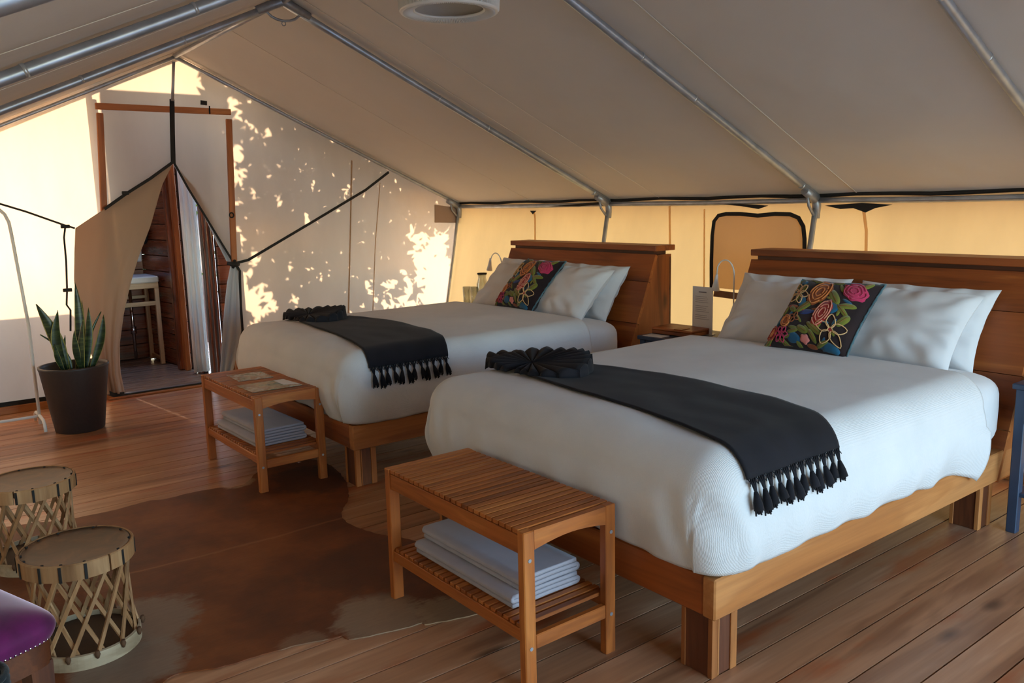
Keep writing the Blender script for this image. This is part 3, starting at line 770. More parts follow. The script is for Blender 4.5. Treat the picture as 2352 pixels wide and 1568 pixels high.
def rounded_slab(x0, x1, y0, y1, z0, z1, r, n=8, puff=.02):
    mb = MB()
    def fn(u, v):
        a = u*2*pi; ca, sa = cos(a), sin(a)
        def sp(c, e): return (1 if c > 0 else -1)*abs(c)**e
        hx, hy = (x1-x0)/2, (y1-y0)/2
        X = sp(ca, .16); Y = sp(sa, .16)
        ph = (v-.5)*pi; cz = abs(cos(ph))**.22; Z = (1 if ph > 0 else -1)*abs(sin(ph))**.5
        return ((x0+x1)/2+X*(hx)*(cz if v not in (0, 1) else 0), (y0+y1)/2+Y*hy*(cz if v not in (0, 1) else 0), (z0+z1)/2+Z*(z1-z0)/2+(.042*max(0, min(1, ((y0+y1)/2+Y*hy*cz-1.50)/.14)) if Z > -.2 else 0))
    mb.grid(fn, 96, 25, closeu=True); return mb
mat_mb = rounded_slab(-BW+.0, .012, .04, 1.955, .335, .645, .1)
mt = mat_mb.build('mattress', M_bedding); mt.location = (XB, YF, 0)
tag(mt, 'mattress in a white fitted sheet on the right hand bed frame', 'mattress', 'mattresses')
mt2 = mt.copy(); COL.objects.link(mt2); mt2.location = (XB-DB, YF, 0); mt2['label'] = 'mattress in a white fitted sheet on the far bed frame'

# ---- pillows
def pillow_mesh(w, h, T, seed, pinch=.06, wr=.01, nn=36):
    """stands on its bottom edge: local X width (centred), Y up-lean, Z out; origin at the bottom centre"""
    mb = MB()
    for side in (1, -1):
        def fn(u, v):
            a = u*2-1; b = v*2-1
            X = a*w/2*(1-pinch*(1-b*b)); Y = h/2+b*h/2*(1-pinch*(1-a*a))
            e = max(0, (1-a**4)*(1-b**4)); th = T*e**.55
            rr = hypot(a, b); cw = max(0, rr-.55)
            n = wr*(noise.noise((a*2.2+seed, b*2.2, seed))+1.2*cw*sin(atan2(b, a)*14+4*noise.noise((a*2, b*2, seed)))*e**.3)
            return (X, Y, side*(th+n*e**.3))
        mb.grid(fn, nn, nn)
    return mb
def basis(bl, br, tl):
    """matrix from three corner points"""
    bl, br, tl = Vector(bl), Vector(br), Vector(tl)
    x = (br-bl).normalized(); y = (tl-bl); y = (y-x*y.dot(x)).normalized(); z = x.cross(y); c = (bl+br)/2
    return Matrix(((x.x, y.x, z.x, c.x), (x.y, y.y, z.y, c.y), (x.z, y.z, z.z, c.z), (0, 0, 0, 1)))
# (bottom-left, bottom-right, top-left) in bed-local coordinates, measured on the right bed
PIL = [('rear left', (-1.50, 1.90, .655), (-.86, 1.90, .655), (-1.44, 2.13, 1.00), 3.0),
       ('rear right', (-.78, 1.90, .65), (-.155, 1.905, .645), (-.82, 2.13, 1.0), 5.0),
       ('front left', (-1.37, 1.70, .665), (-.74, 1.70, .675), (-1.44, 2.00, .955), 8.0),
       ('front right', (-.80, 1.70, .675), (-.17, 1.70, .670), (-.84, 1.99, .965), 11.0)]
pm = {}
for nm, bl, br, tl, sd in PIL:
    w = (Vector(br)-Vector(bl)).length+.03; h = .44 if 'front' in nm else .42
    pm[nm] = pillow_mesh(w, h, .075, sd, pinch=.075, wr=.017, nn=52)
for bi, (ox, lab) in enumerate(((XB, 'right hand bed'), (XB-DB, 'far bed'))):
    for nm, bl, br, tl, sd in PIL:
        if bi == 0:
            o = pm[nm].build('pillow', M_bedding)
            pm[nm+'_o'] = o
        else:
            o = pm[nm+'_o'].copy(); COL.objects.link(o)
        o.matrix_world = Matrix.Translation((ox, YF, 0)) @ basis(bl, br, tl)
        wh = {'rear left': 'against the headboard, left rear', 'rear right': 'against the headboard, right rear', 'front left': 'leaning in front on the left', 'front right': 'leaning in front on the right'}[nm]
        tag(o, 'plump white pillow %s, %s' % (wh, 'on the '+lab), 'pillow', 'white bed pillows')

# ---- embroidered cushion
CW, CHH, CT = .42, .45, .075
def cush_pt(a, b, off=0.0):
    X = a*CW/2*(1-.075*(1-b*b)); Y = CHH/2+b*CHH/2*(1-.075*(1-a*a))
    e = max(0, (1-a**4)*(1-b**4)); return Vector((X, Y, CT*e**.5+off))
_C = [(1763, 806), (1941, 831), (2009, 652), (1826, 652)]   # BL BR TR TL in the photograph
def inv_bil(px, py):
    u = v = .5
    for _ in range(20):
        f = [(1-u)*(1-v), u*(1-v), u*v, (1-u)*v]
        x = sum(c[0]*k for c, k in zip(_C, f))-px; y = sum(c[1]*k for c, k in zip(_C, f))-py
        dux = (1-v)*(_C[1][0]-_C[0][0])+v*(_C[2][0]-_C[3][0]); duy = (1-v)*(_C[1][1]-_C[0][1])+v*(_C[2][1]-_C[3][1])
        dvx = (1-u)*(_C[3][0]-_C[0][0])+u*(_C[2][0]-_C[1][0]); dvy = (1-u)*(_C[3][1]-_C[0][1])+u*(_C[2][1]-_C[1][1])
        D = dux*dvy-dvx*duy; u -= (x*dvy-y*dvx)/D; v -= (dux*y-duy*x)/D
    return u*2-1, v*2-1
YARN = {n: fabric('yarn_'+n, c, c2, scale=90, strength=.6, sheen=.3) for n, c, c2 in (
    ('orange', (222, 140, 72), (190, 100, 44)), ('cream', (232, 188, 134), (206, 158, 100)), ('magenta', (206, 62, 104), (168, 30, 72)), ('salmon', (222, 146, 120), (186, 100, 84)),
    ('teal', (30, 96, 128), (20, 66, 96)), ('olive', (126, 128, 44), (84, 92, 30)), ('red', (176, 48, 40), (130, 26, 26)), ('blue', (42, 62, 120), (30, 44, 90)), ('pink', (220, 140, 130), (200, 110, 104)), ('rust', (160, 84, 34), (120, 58, 22)))}
def make_cushion():
    t = thing('embroidered_cushion', 'black cushion with bright embroidered flowers leaning on the right hand bed', 'cushion')
    mb = MB()
    for side in (1, -1): mb.grid(lambda u, v: (lambda p: (p.x, p.y, p.z*side))(cush_pt(u*2-1, v*2-1)), 40, 40)
    mb.build('cover', fabric('cushion_black', (44, 26, 26), (26, 18, 22), scale=90, strength=.5), t)
    # teal wool edging round the seam, a little ragged
    ring = []
    for k in range(4):
        for i in range(30):
            a = i/30*2-1
            ring.append([(a, -1), (1, a), (-a, 1), (-1, -a)][k])
    mb = MB(); mb.tube([cush_pt(a, b)+Vector((a*.004, b*.004, .002*sin(i*2.3))) for i, (a, b) in enumerate(ring)], [.0055+.0012*sin(i*1.9) for i in range(len(ring))], 6, closed=True)
    mb.build('edging', fabric('teal_edging', (96, 128, 138), (60, 84, 92), scale=90, strength=.7), t)
    def C(zx, zy): return inv_bil(1560+zx*.2126, 560+zy*.2126)
    def blob(cx, cy, rx, ry, ang, col, off, name, lobes=0, la=0.0, n=26, par=t):
        c = C(cx, cy); mb = MB(); vs = []; sx = 1/430.; 
        def mapp(dx, dy):
            p = C(cx+dx, cy+dy); return cush_pt(max(-.97, min(.97, p[0])), max(-.97, min(.97, p[1])), off)
        rows = [(0, 0)]
        vs.append(mapp(0, 0)+Vector((0, 0, .0015)))
        for ring_ in (.55, 1):
            for k in range(n):
                a = 2*pi*k/n; r = ring_*(1+la*cos(lobes*a)); x = rx*r*cos(a); y = ry*r*sin(a)
                vs.append(mapp(x*cos(ang)-y*sin(ang), x*sin(ang)+y*cos(ang))+Vector((0, 0, .0015 if ring_ < 1 else 0)))
        fs = [(0, 1+k, 1+(k+1) % n) for k in range(n)]+[(1+k, 1+n+k, 1+n+(k+1) % n, 1+(k+1) % n) for k in range(n)]
        # skirt gives the stitched patch a thickness
        base = len(vs)
        for k in range(n): vs.append(vs[1+n+k]-Vector((0, 0, .003)))
        fs += [(1+n+k, base+k, base+(k+1) % n, 1+n+(k+1) % n) for k in range(n)]
        mb.add(vs, fs, True); return mb.build(name, YARN[col], par)
    def line(pts, col, w, off, name, par):
        P = []
        for (x, y) in pts:
            p = C(x, y); P.append(cush_pt(max(-.97, min(.97, p[0])), max(-.97, min(.97, p[1])), off))
        return MB().tube(P, w, 5).build(name, YARN[col], par)
    def leaf(cx, cy, L, w, ang, col='olive'):
        a = radians(ang); o = blob(cx, cy, L, w, a, col, .0022, 'leaf', 2, .12)
        line([(cx-L*.8*cos(a), cy-L*.8*sin(a)), (cx, cy), (cx+L*.8*cos(a), cy+L*.8*sin(a))], 'rust' if col == 'olive' else 'blue', .0012, .0055, 'vein', o)
    def star(cx, cy, R, n, a0, col, wf=.34):
        root = blob(cx, cy, R*.16, R*.16, 0, 'red', .003, 'star_flower')
        for k in range(n):
            a = a0+2*pi*k/n; pts = []
            for i in range(13):
                s = i/12*2*pi; r = R*.56-R*.44*cos(s); w = R*wf*sin(s)*(1.3-r/R)**.55; pts.append((cx+r*cos(a)-w*sin(a), cy+r*sin(a)+w*cos(a)))
            line(pts, col, .0026, .004, 'petal', root)
    def rose(cx, cy, rx, ry, ang, col, col2, turns=3):
        root = blob(cx, cy, rx, ry, radians(ang), col2, .003, 'rose', 7, .06); a0 = radians(ang)
        for j in range(turns):
            f = .88-.27*j
            for q in range(3):
                s0 = q*2*pi/3+j*.9; pts = []
                for i in range(9):
                    s = s0+i/8*1.9; x = rx*f*cos(s)*(1+.05*sin(s*5)); y = ry*f*sin(s); pts.append((cx+x*cos(a0)-y*sin(a0), cy+x*sin(a0)+y*cos(a0)))
                line(pts, col, .0030, .0055, 'petal', root)
    for x, y, r1, r2, an in ((1300, 1130, 70, 45, 20), (1700, 810, 60, 70, 0), (1670, 1225, 90, 50, 0), (1345, 745, 40, 60, 10), (1320, 510, 45, 35, 0), (1830, 485, 90, 30, -10), (1230, 590, 30, 60, 0), (1110, 940, 30, 50, 0), (1420, 870, 90, 25, -5)):
        blob(x, y, r1, r2, radians(an), 'teal' if x != 1420 else 'blue', .0015, 'leaf', 3, .1)
    for a in ((1700, 690, 90, 55, 60), (1390, 800, 110, 38, -35), (1835, 785, 85, 32, -8), (1800, 840, 75, 32, 50), (1810, 945, 80, 38, -45), (1515, 1050, 90, 36, 40), (1390, 1060, 60, 38, 30), (1290, 1070, 55, 24, -10),
              (1470, 480, 90, 26, 20), (1720, 500, 60, 26, 0), (2000, 510, 60, 30, -50), (1160, 830, 50, 34, -60), (1250, 830, 45, 32, 40), (1500, 1125, 65, 28, 60), (1030, 1130, 60, 28, -40), (1320, 620, 60, 26, -60), (1220, 1180, 60, 22, 40), (1600, 1190, 60, 22, -20)): leaf(*a)
    rq = random.Random(11)
    for i in range(7):
        for j in range(7):
            u = (i+.5+rq.uniform(-.3, .3))/7; v = (j+.5+rq.uniform(-.3, .3))/7
            x = lerp(lerp(955, 1792, u), lerp(1251, 2112, u), v); y = lerp(lerp(1157, 1275, u), 433, v)
            if u > .86: continue
            blob(x, y, rq.uniform(38, 56), rq.uniform(16, 24), rq.uniform(0, 3.1), rq.choice(['olive', 'olive', 'rust', 'teal', 'red', 'olive']), .0010, 'leaf', 2, .15, 14)
    rose(1540, 640, 175, 95, -50, 'orange', 'rust', 3); rose(1900, 605, 115, 110, 0, 'magenta', 'magenta', 3); rose(1590, 880, 170, 80, -60, 'salmon', 'red', 3)
    rose(1195, 960, 55, 70, 10, 'orange', 'rust', 2); rose(1060, 1060, 55, 75, 30, 'red', 'orange', 2)
    star(1290, 650, 125, 6, .3, 'cream'); star(1690, 1060, 165, 5, -1.5, 'cream'); star(1165, 1090, 75, 6, .2, 'magenta'); star(1290, 930, 60, 4, .5, 'rust')
    blob(1420, 1150, 48, 38, .3, 'pink', .003, 'bud', 5, .12)
    return t
cush = make_cushion()
def place_cush(o, bl, br, tl): o.matrix_world = basis(bl, br, tl)
place_cush(cush, (-2.405, 3.385, .70), (-1.998, 3.395, .70), (-2.47, 3.70, 1.0))
cush['group'] = 'embroidered cushions'
cush2 = copy_tree(cush, label='black cushion with bright embroidered flowers leaning on the far bed')
place_cush(cush2, (-4.735, 3.47, .695), (-4.285, 3.455, .695), (-4.82, 3.75, .985))

# ---- throws
def make_throw():
    t = thing('throw_blanket', 'black fringed throw draped over the foot of the right hand bed', 'blanket', (XB, YF, 0), group='black fringed throws')
    # unfolded outline: s (from bed centre), foot-side t and head-side t
    L = [(-.44, .27, .62), (-.30, .245, .64), (-.04, .205, .665), (.26, .18, .67), (.50, .15, .655), (.66, .12, .62), (.76, .10, .585), (.83, .09, .565)]
    def tt(s):
        for a, b in zip(L, L[1:]):
            if s <= b[0]:
                f = (s-a[0])/(b[0]-a[0]); return lerp(a[1], b[1], f), lerp(a[2], b[2], f)
        return L[-1][1:]
    def fn(u, v):
        s = lerp(L[0][0], L[-1][0], u); a, b = tt(s); q = lerp(a, b, v)
        off = .014+.004*noise.noise((s*5, q*9, 2))+.006*max(0, noise.noise((s*1.2, q*7, 8)))
        return dsurf(s, q, off)
    mb = MB(); mb.grid(fn, 70, 40); shade_mod(mb.build('cloth', M_throw, t), .007)
    # knotted band and tassels along the side edge
    n = 12
    tas = []
    for i in range(n):
        v = (i+.5)/n; a, b = tt(L[-1][0]); q = lerp(a, b, v)
        p = dsurf(L[-1][0], q, .016); p2 = dsurf(L[-1][0]+.035, q+.004*sin(i*2), .018); p3 = dsurf(L[-1][0]+.085+.008*sin(i*1.7), q+.010*sin(i*2.9), .020)
        mb = MB()
        d = Vector((0, .011, 0))
        mb.tube([p+d, p2], [.0028, .0045], 6).tube([p-d, p2], [.0028, .0045], 6).tube([p, p2], .0032, 6)
        mid = lerp(p2, p3, .25)
        mb.tube([p2, mid, lerp(p2, p3, .55), p3], [.006, .0095, .0135, .0155], 9)
        for k in range(6):
            an = k*pi/3; mb.tube([lerp(p2, p3, .6)+Vector((0, .010*cos(an), .003*sin(an))), p3+Vector((.004*sin(an), .014*cos(an), -.010-.005*(k % 2)))], [.004, .0025], 5)
        mb.build('tassel', M_throw, t)
    # crochet mesh band between cloth edge and tassels
    mb = MB()
    for i in range(36):
        a, b = tt(L[-1][0]); q0 = lerp(a, b, i/36); q1 = lerp(a, b, (i+1)/36)
        for (x, y) in ((q0, q1), (q1, q0)): mb.tube([dsurf(L[-1][0]-.002, x, .013), dsurf(L[-1][0]+.018, y, .016)], .0016, 5)
    mb.build('crochet_band', M_throw, t)
    # pleated fan gathered at the far end
    fan = MB(); C0 = Vector((-1.29, .37, 0)); NP = 21
    def ff(u, v):
        a = lerp(-78, 258, u); ang = radians(a)
        ph = u*NP*2*pi+.5*sin(u*17); tri = 2/pi*math.asin(sin(ph)*.96)
        front = max(0, -sin(ang)); back = max(0, sin(ang))
        R = (.285*(1-front)+.12*front)*(1+.05*noise.noise((u*9, 0, 1))) - .035*back; r = .006+v*R
        x = C0.x+r*cos(ang)*1.06; y = C0.y+r*sin(ang)*.86
        base = dsurf(max(-HA+.05, min(HA, x-CXB)), y, 0).z
        br = max(0, cos(ang-radians(52)))**2
        lift = .040+.012*v*back+.030*v*br-.016*v*front+.030*v*max(0, -cos(ang))**2*(1-front)
        amp = (.010+.004*front)*v**.7+.002
        return (x+.008*v*cos(ph)*sin(ang), y-.008*v*cos(ph)*cos(ang), base+lift+amp*tri)
    fan.grid(ff, 481, 9)
    def fe(u, v):
        p = Vector(ff(u, 1)); q = Vector(ff(u, .9)); b = dsurf(max(-HA+.05, min(HA, p.x-CXB)), p.y, .008).z
        d = (p-q).normalized(); return (p.x+d.x*.006*v, p.y+d.y*.006*v, lerp(p.z, b+.004, v*.92))
    fan.grid(fe, 481, 4)
    shade_mod(fan.build('pleated_fan', M_throw, t), .003)
    fr = MB(); p = dsurf(-HA+.10, .33, .004); q = dsurf(-HA+.03, .30, .004); fr.tube([p, lerp(p, q, .5), q], .0016, 5); fr.build('loose_thread', M_throw, t)
    return t
thr = make_throw()
thr2 = copy_tree(thr, (XB-DB, YF, 0), label='black fringed throw draped over the foot of the far bed')

# ================================================================= benches
def make_bench():
    t = thing('slatted_bench', 'slatted wooden bench in the foreground at the foot of the right hand bed', 'bench', group='slatted benches')
    Lb, Wb, H = .80, .37, .50
    def p(mb, name, mat): return piece(mb, name, mat, t)
    lw, ld = .030, .042
    for x0 in (-Lb, -lw):
        for y0, ys in ((0, 1), (Wb, -1)):
            lg = p(MB().box(x0, x0+lw, y0, y0+ys*ld, 0, H-.002, .003), 'leg', Wbench('Z'))
            for z in (.41, .135):
                xs = x0+lw+.0005 if x0 > -.1 else x0-.0005
                sc = MB().tube([(xs-.001, y0+ys*ld*.5, z), (xs+.0015, y0+ys*ld*.5, z)], .006, 10).build('bolt', M_steel, lg); sc.location = -lg.location
    for yy in (0.006, Wb-.028):      # long rails
        for z0, z1 in ((.425, .482), (.150, .190)): p(MB().box(-Lb+lw, -lw, yy, yy+.022, z0, z1, .002), 'long_rail', Wbench('X'))
    for x0 in (-Lb+.002, -.024):     # end rails, the upper one arched underneath
        arch = [(ld, H-.003), (Wb-ld, H-.003)]+[(lerp(Wb-ld, ld, k/10), H-.062+.016*sin(pi*k/10)) for k in range(11)]
        p(MB().prism(arch, x0, x0+.022, 'YZ'), 'end_rail', Wbench('Y'))
        p(MB().box(x0, x0+.022, ld, Wb-ld, .125, .170, .003), 'end_rail', Wbench('Y'))
    n = 23
    a, b = -Lb+.032, -.028
    w = (b-a)/n
    me = MB().box(-w/2+.0032, w/2-.0032, 0.004, Wb-.004, -.014, 0, .0015).mesh('slat', Wbench('Y'))
    for k in range(n): add(me, 'slat', t, (a+w*(k+.5), 0, H))
    me2 = MB().box(-w/2+.0045, w/2-.0045, 0.010, Wb-.010, -.012, 0, .0015).mesh('slat', Wbench('Y'))
    for k in range(n): add(me2, 'slat', t, (a+w*(k+.5), 0, .202))
    p(MB().box(-Lb, -Lb+.031, 0, Wb, H-.013, H, .002), 'end_slat', Wbench('Y'))
    return t
bench = make_bench(); bench.location = (-1.777, 1.388, 0); bench.rotation_euler = (0, 0, .0054)
bench2 = copy_tree(bench, (-3.998, 1.441, 0), .011, label='slatted wooden bench holding brochures at the foot of the far bed')
# folded blankets on the shelves
def make_blanket(L, Wd, H, layers):
    mb = MB(); th = H/layers
    # serpentine strip in the local YZ plane, extruded along X
    pts = []
    r = th/2; ins = .035
    for k in range(layers):
        y0, y1 = (r+.006*(k % 2), Wd-r-.004*((k+1) % 2)); z = th*(k+.5)
        seg = [(lerp(y0, y1, i/8), z) for i in range(9)]
        if k % 2: seg = seg[::-1]
        pts += seg
        if k < layers-1:
            cy = seg[-1][0]; sg = 1 if k % 2 == 0 else -1
            pts += [(cy+sg*r*1.0*sin(a), z+r-r*cos(a)) for a in [pi*i/6 for i in range(1, 6)]]
    T = th*.80
    def ribbon(sgn):
        out = []
        for i, (y, z) in enumerate(pts):
            a = pts[max(i-1, 0)]; b = pts[min(i+1, len(pts)-1)]; dy, dz = b[0]-a[0], b[1]-a[1]; l = hypot(dy, dz) or 1
            out.append((y-dz/l*T/2*sgn, z+dy/l*T/2*sgn))
        return out
    A = ribbon(1); B = ribbon(-1); loop = A+B[::-1]; n = len(loop)
    def ring(x): return [(x+.003*noise.noise((y*9, z*40, x)), y, z) for y, z in loop]
    xs = [-L+.0, -L+.004, -L*.5, -.004, 0]
    vs = []
    for x in xs: vs += ring(x)
    fs = [(i*n+k, i*n+(k+1) % n, (i+1)*n+(k+1) % n, (i+1)*n+k) for i in range(len(xs)-1) for k in range(n)]
    m = len(A)
    for base, flip in ((0, 0), ((len(xs)-1)*n, 1)):
        for i in range(m-1):
            q = (base+i, base+i+1, base+n-2-i, base+n-1-i); fs.append(q if flip else q[::-1])
    mb.add(vs, fs, True); return mb
def blanket(name_label, x, y, rz, z=.2035):
    t = thing('folded_blanket', name_label, 'blanket', (x, y, z), rz, 'folded grey blankets')
    o = make_blanket(.56, .285, .044, 3).build('lower_fold', M_blanket, t)
    o = make_blanket(.56, .250, .046, 3).build('upper_fold', M_blanket, t); o.location = (-.002, .035, .0445)
    return t
blanket('folded light grey blanket on the shelf of the foreground bench', -1.90, 1.43, .0054)
bl2 = copy_tree(bpy.data.objects['folded_blanket'], (-4.13, 1.48, .2035), .03, label='folded light grey blanket on the shelf of the far bench')
# brochures on the far bench
def brochure(label, corners, cols, seed, z=.5015):
    P = [at(px, py, 'z', z) for px, py in corners]; c = sum(P, Vector())/4
    t = thing('brochure', label, 'brochure', (c.x, c.y, z), group='brochures on the far bench')
    Q = [p-c for p in P]
    mb = MB(); mb.add([Vector((q.x, q.y, 0)) for q in Q]+[Vector((q.x, q.y, .003)) for q in Q], [(3, 2, 1, 0), (4, 5, 6, 7)]+[(i, (i+1) % 4, 4+(i+1) % 4, 4+i) for i in range(4)])
    nt = NT('print_%d' % seed); v = nt.coord(rnd=False, seed=seed); n = nt.noise(v, 9, 5, .6)
    nt.bsdf(nt.ramp(n, tuple((.30+.09*i, c_) for i, c_ in enumerate(cols))), .25)
    mb.build('sheet', nt.m, t); return t, Q
brochure('faded picture brochure lying on the back of the far bench', [(520, 862), (600, 854), (628, 866), (548, 876)], [(120, 96, 70), (176, 166, 140), (150, 104, 66), (200, 190, 170), (120, 120, 96)], 1)
bt, Q = brochure('picture brochure with a blank white corner lying on the near end of the far bench', [(543, 887), (648, 871), (694, 884), (580, 902)], [(130, 104, 76), (186, 174, 150), (140, 96, 60), (176, 150, 110), (104, 112, 84)], 2)
mb = MB(); q = [lerp(Q[0], Q[1], .78), Q[1], Q[2], lerp(Q[3], Q[2], .72)]; q = [lerp(q[0], q[3], .05), lerp(q[1], q[2], .05), lerp(q[2], q[1], .1), lerp(q[3], q[0], .3)]
mb.add([Vector((a.x, a.y, .0034)) for a in q]+[Vector((a.x, a.y, .0042)) for a in q], [(3, 2, 1, 0), (4, 5, 6, 7)]+[(i, (i+1) % 4, 4+(i+1) % 4, 4+i) for i in range(4)]); mb.build('blank_panel', M_paper, bt)

# ================================================================= nightstands and what stands on them
def nightstand(label, x0, x1, y0, y1, H):
    t = thing('nightstand', label, 'nightstand', ((x0+x1)/2, y0, 0), group='slate blue nightstands')
    w = (x1-x0)/2; d = y1-y0
    def p(mb, name, mat=M_blue, par=t): return piece(mb, name, mat, par)
    p(MB().box(-w-.012, w+.012, -.012, d+.005, H-.024, H, .004), 'table_top')
    for sx in (-1, 1):
        for yy in (0, d-.04): p(MB().box(sx*w, sx*(w-.04), yy, yy+.04, 0, H-.024, .003), 'leg')
    p(MB().box(-w+.04, w-.04, .006, d-.006, H-.18, H-.0245, .003), 'carcass')
    dr = p(MB().box(-w+.045, w-.045, -.004, .010, H-.17, H-.035, .004), 'drawer')
    kb = MB().lathe([(.0, -.0), (.010, 0), (.013, .012), (.009, .018), (0, .018)], 14).build('knob', M_steel, dr); kb.rotation_euler = (pi/2, 0, 0); kb.location = (0, -.008, 0)
    p(MB().box(-w+.01, w-.01, .01, d-.01, .16, .178, .003), 'shelf')
    return t
nightstand('dark blue nightstand standing between the two beds', -3.55, -3.10, 3.72, 4.18, .603)
nightstand('dark blue nightstand at the right edge beside the near headboard', -1.40, -.92, 3.70, 4.14, .645)
nightstand('dark blue nightstand in the far canvas corner beside the far bed', -6.08, -5.50, 3.80, 4.22, .55)
# tray box, card and papers
tb = thing('wooden_tray_box', 'flat brown wooden box lying on the nightstand between the beds', 'box', (-3.40, 3.93, .603), .08)
piece(MB().box(-.15, .15, -.10, .10, .004, .028, .003), 'base', Wbed('X'), tb); piece(MB().box(-.152, .152, -.102, .102, .029, .042, .003), 'lid', Wbed('X'), tb); piece(MB().box(.02, .08, -.103, -.02, .0421, .046, .002), 'inset_plate', Wtrim('X'), tb)
mc = thing('menu_card', 'upright printed white card in a clear stand beside the wooden box', 'card', tuple(at(1613, 765, 'y', 4.02)), .0)
zc = at(1613, 765, 'y', 4.02).z
mc.location.z = .604
wcd = .155; hcd = at(1610, 658, 'y', 4.02).z-.604
piece(MB().box(-wcd/2, wcd/2, -.002, .001, .0, hcd, .0), 'card', M_paper, mc)
piece(MB().box(-wcd/2, wcd/2, -.03, .03, -.0005, .004, .001), 'stand_foot', plain('acrylic', (214, 220, 222), .1), mc)
txt = MB()
rr = random.Random(3)
txt.box(-.03, .03, -.0032, -.0024, hcd-.036, hcd-.030)
for k in range(13):
    z = hcd-.06-k*.0115; w = wcd/2-.022
    if k % 5 == 4: continue
    txt.box(-w, -w+2*w*rr.uniform(.75, 1), -.0032, -.0024, z-.0018, z)
txt.build('printed_lines', M_ink, mc)
for i, (x, y, rz) in enumerate(((-3.46, 3.77, .1), (-3.20, 3.80, -.08))):
    o = MB().box(-.07, .07, -.045, .045, 0, .002).build('note_paper', M_paper); o.location = (x, y, .6035); o.rotation_euler = (0, 0, rz)
    tag(o, ['white note paper at the left front of the middle nightstand', 'white note paper at the right front of the middle nightstand'][i], 'paper', 'note papers on the nightstand')
def goose(label, base, top, head, y, zb):
    b = at(*base, 'y', y); b.z = zb; tp = at(*top, 'y', y); hd = at(*head, 'y', y)
    t = thing('reading_lamp', label, 'lamp', tuple(b), group='white gooseneck reading lamps')
    tp -= b; hd -= b
    r = abs(tp.x-0); cx = (0+hd.x)/2+.0; ra = abs(hd.x)/2
    stem = [Vector((0, 0, 0)), Vector((0, 0, tp.z*.5)), Vector((0, 0, tp.z-ra*1.3))]
    arc = [Vector((hd.x/2+(-hd.x/2)*cos(a), 0, tp.z-ra*1.3+ra*1.3*sin(a))) for a in [pi*i/12 for i in range(1, 11)]]
    end = hd+Vector((0, 0, .03))
    MB().tube(stem+arc+[end], .0045, 8).build('gooseneck', M_white, t)
    d = (hd-arc[-1]).normalized() if (hd-arc[-1]).length > 0 else Vector((0, 0, -1))
    h0 = end; MB().tube([h0+Vector((.004, 0, .03)), h0, h0+d*.03, h0+d*.07], [.007, .012, .017, .026], 16, cap=False).build('lamp_head', M_white, t)
    MB().lathe([(0, 0), (.05, 0), (.05, .012), (.012, .018), (0, .018)], 24).build('base', M_white, t)
    return t
goose('white gooseneck reading lamp on the nightstand between the beds', (1684, 740), (1670, 597), (1645, 652), 4.05, .603)
goose('white gooseneck reading lamp in the corner beside the far bed', (1155, 700), (1139, 581), (1126, 610), 4.05, .55)
# carafe and glasses in the corner
M_glass = None
def glassmat():
    t = NT('clear_glass'); tr = t.n('ShaderNodeBsdfTransparent'); gl = t.n('ShaderNodeBsdfGlossy'); gl.inputs['Roughness'].default_value = .05
    n = t.noise(t.coord(), 12, 2); t.l(t.ramp(n, ((.3, (232, 234, 230)), (.7, (242, 243, 240)))), tr.inputs[0])
    lw = t.n('ShaderNodeLayerWeight'); lw.inputs[0].default_value = .35; mx = t.n('ShaderNodeMixShader')
    t.l(t.math('MULTIPLY_ADD', lw.outputs['Facing'], .5, .08), mx.inputs[0]); t.l(tr.outputs[0], mx.inputs[1]); t.l(gl.outputs[0], mx.inputs[2]); t.l(mx.outputs[0], t.out.inputs[0]); return t.m
M_glass = glassmat()
cb = at(1108, 660, 'y', 4.0); cf = thing('water_carafe', 'glass water carafe with a black lid in the far corner', 'carafe', (cb.x, 4.0, .55))
ch = at(1108, 630, 'y', 4.0).z-.55
MB().lathe([(0, .003), (.045, .003), (.05, .02), (.05, ch-.08), (.034, ch-.03), (.036, ch), (.032, ch), (.030, ch-.03), (.045, ch-.085), (.045, .02), (0, .01)], 28).build('glass_body', M_glass, cf)
MB().lathe([(0, ch), (.040, ch), (.040, ch+.012), (0, ch+.012)], 28).build('lid', M_darkweb, cf)
for i, px in enumerate((1072, 1090)):
    gb = at(px, 660, 'y', 3.95); gh = at(px, 658, 'y', 3.95).z-.55
    g = MB().lathe([(0, .003), (.03, .003), (.036, gh), (.033, gh), (.028, .012), (0, .012)], 24).build('drinking_glass', M_glass); g.location = (gb.x, 3.95+.0*i, .55)
    tag(g, ['clear drinking glass nearest the corner pole', 'clear drinking glass beside the carafe'][i], 'glass', 'drinking glasses')

# ================================================================= plant, rack, stools, chair, rug, lamp
pot = thing('potted_snake_plant', 'snake plant in a tapered dark pot beside the open door flap', 'plant', (-6.08, 1.0, 0))
PH = .44
MB().lathe([(0, 0), (.142, 0), (.150, .006), (.206, PH-.03), (.212, PH-.012), (.212, PH), (.200, PH), (.196, PH-.02), (.19, PH-.06), (0, PH-.06)], 56).build('pot', M_pot, pot)
MB().lathe([(0, PH-.055), (.19, PH-.055)], 40).build('soil', M_soil, pot)
def leafmat():
    t = NT('snake_leaf'); tc = t.n('ShaderNodeTexCoord'); v = t.coord((1, 1, 9)); n = t.noise(v, 6, 3, .6)
    col = t.ramp(n, ((.35, (20, 36, 22)), (.5, (38, 58, 32)), (.66, (72, 88, 50))))
    t.bsdf(col, .35); return t.m
M_leaf = leafmat(); M_leafedge = plain('leaf_edge', (158, 150, 76), .4)
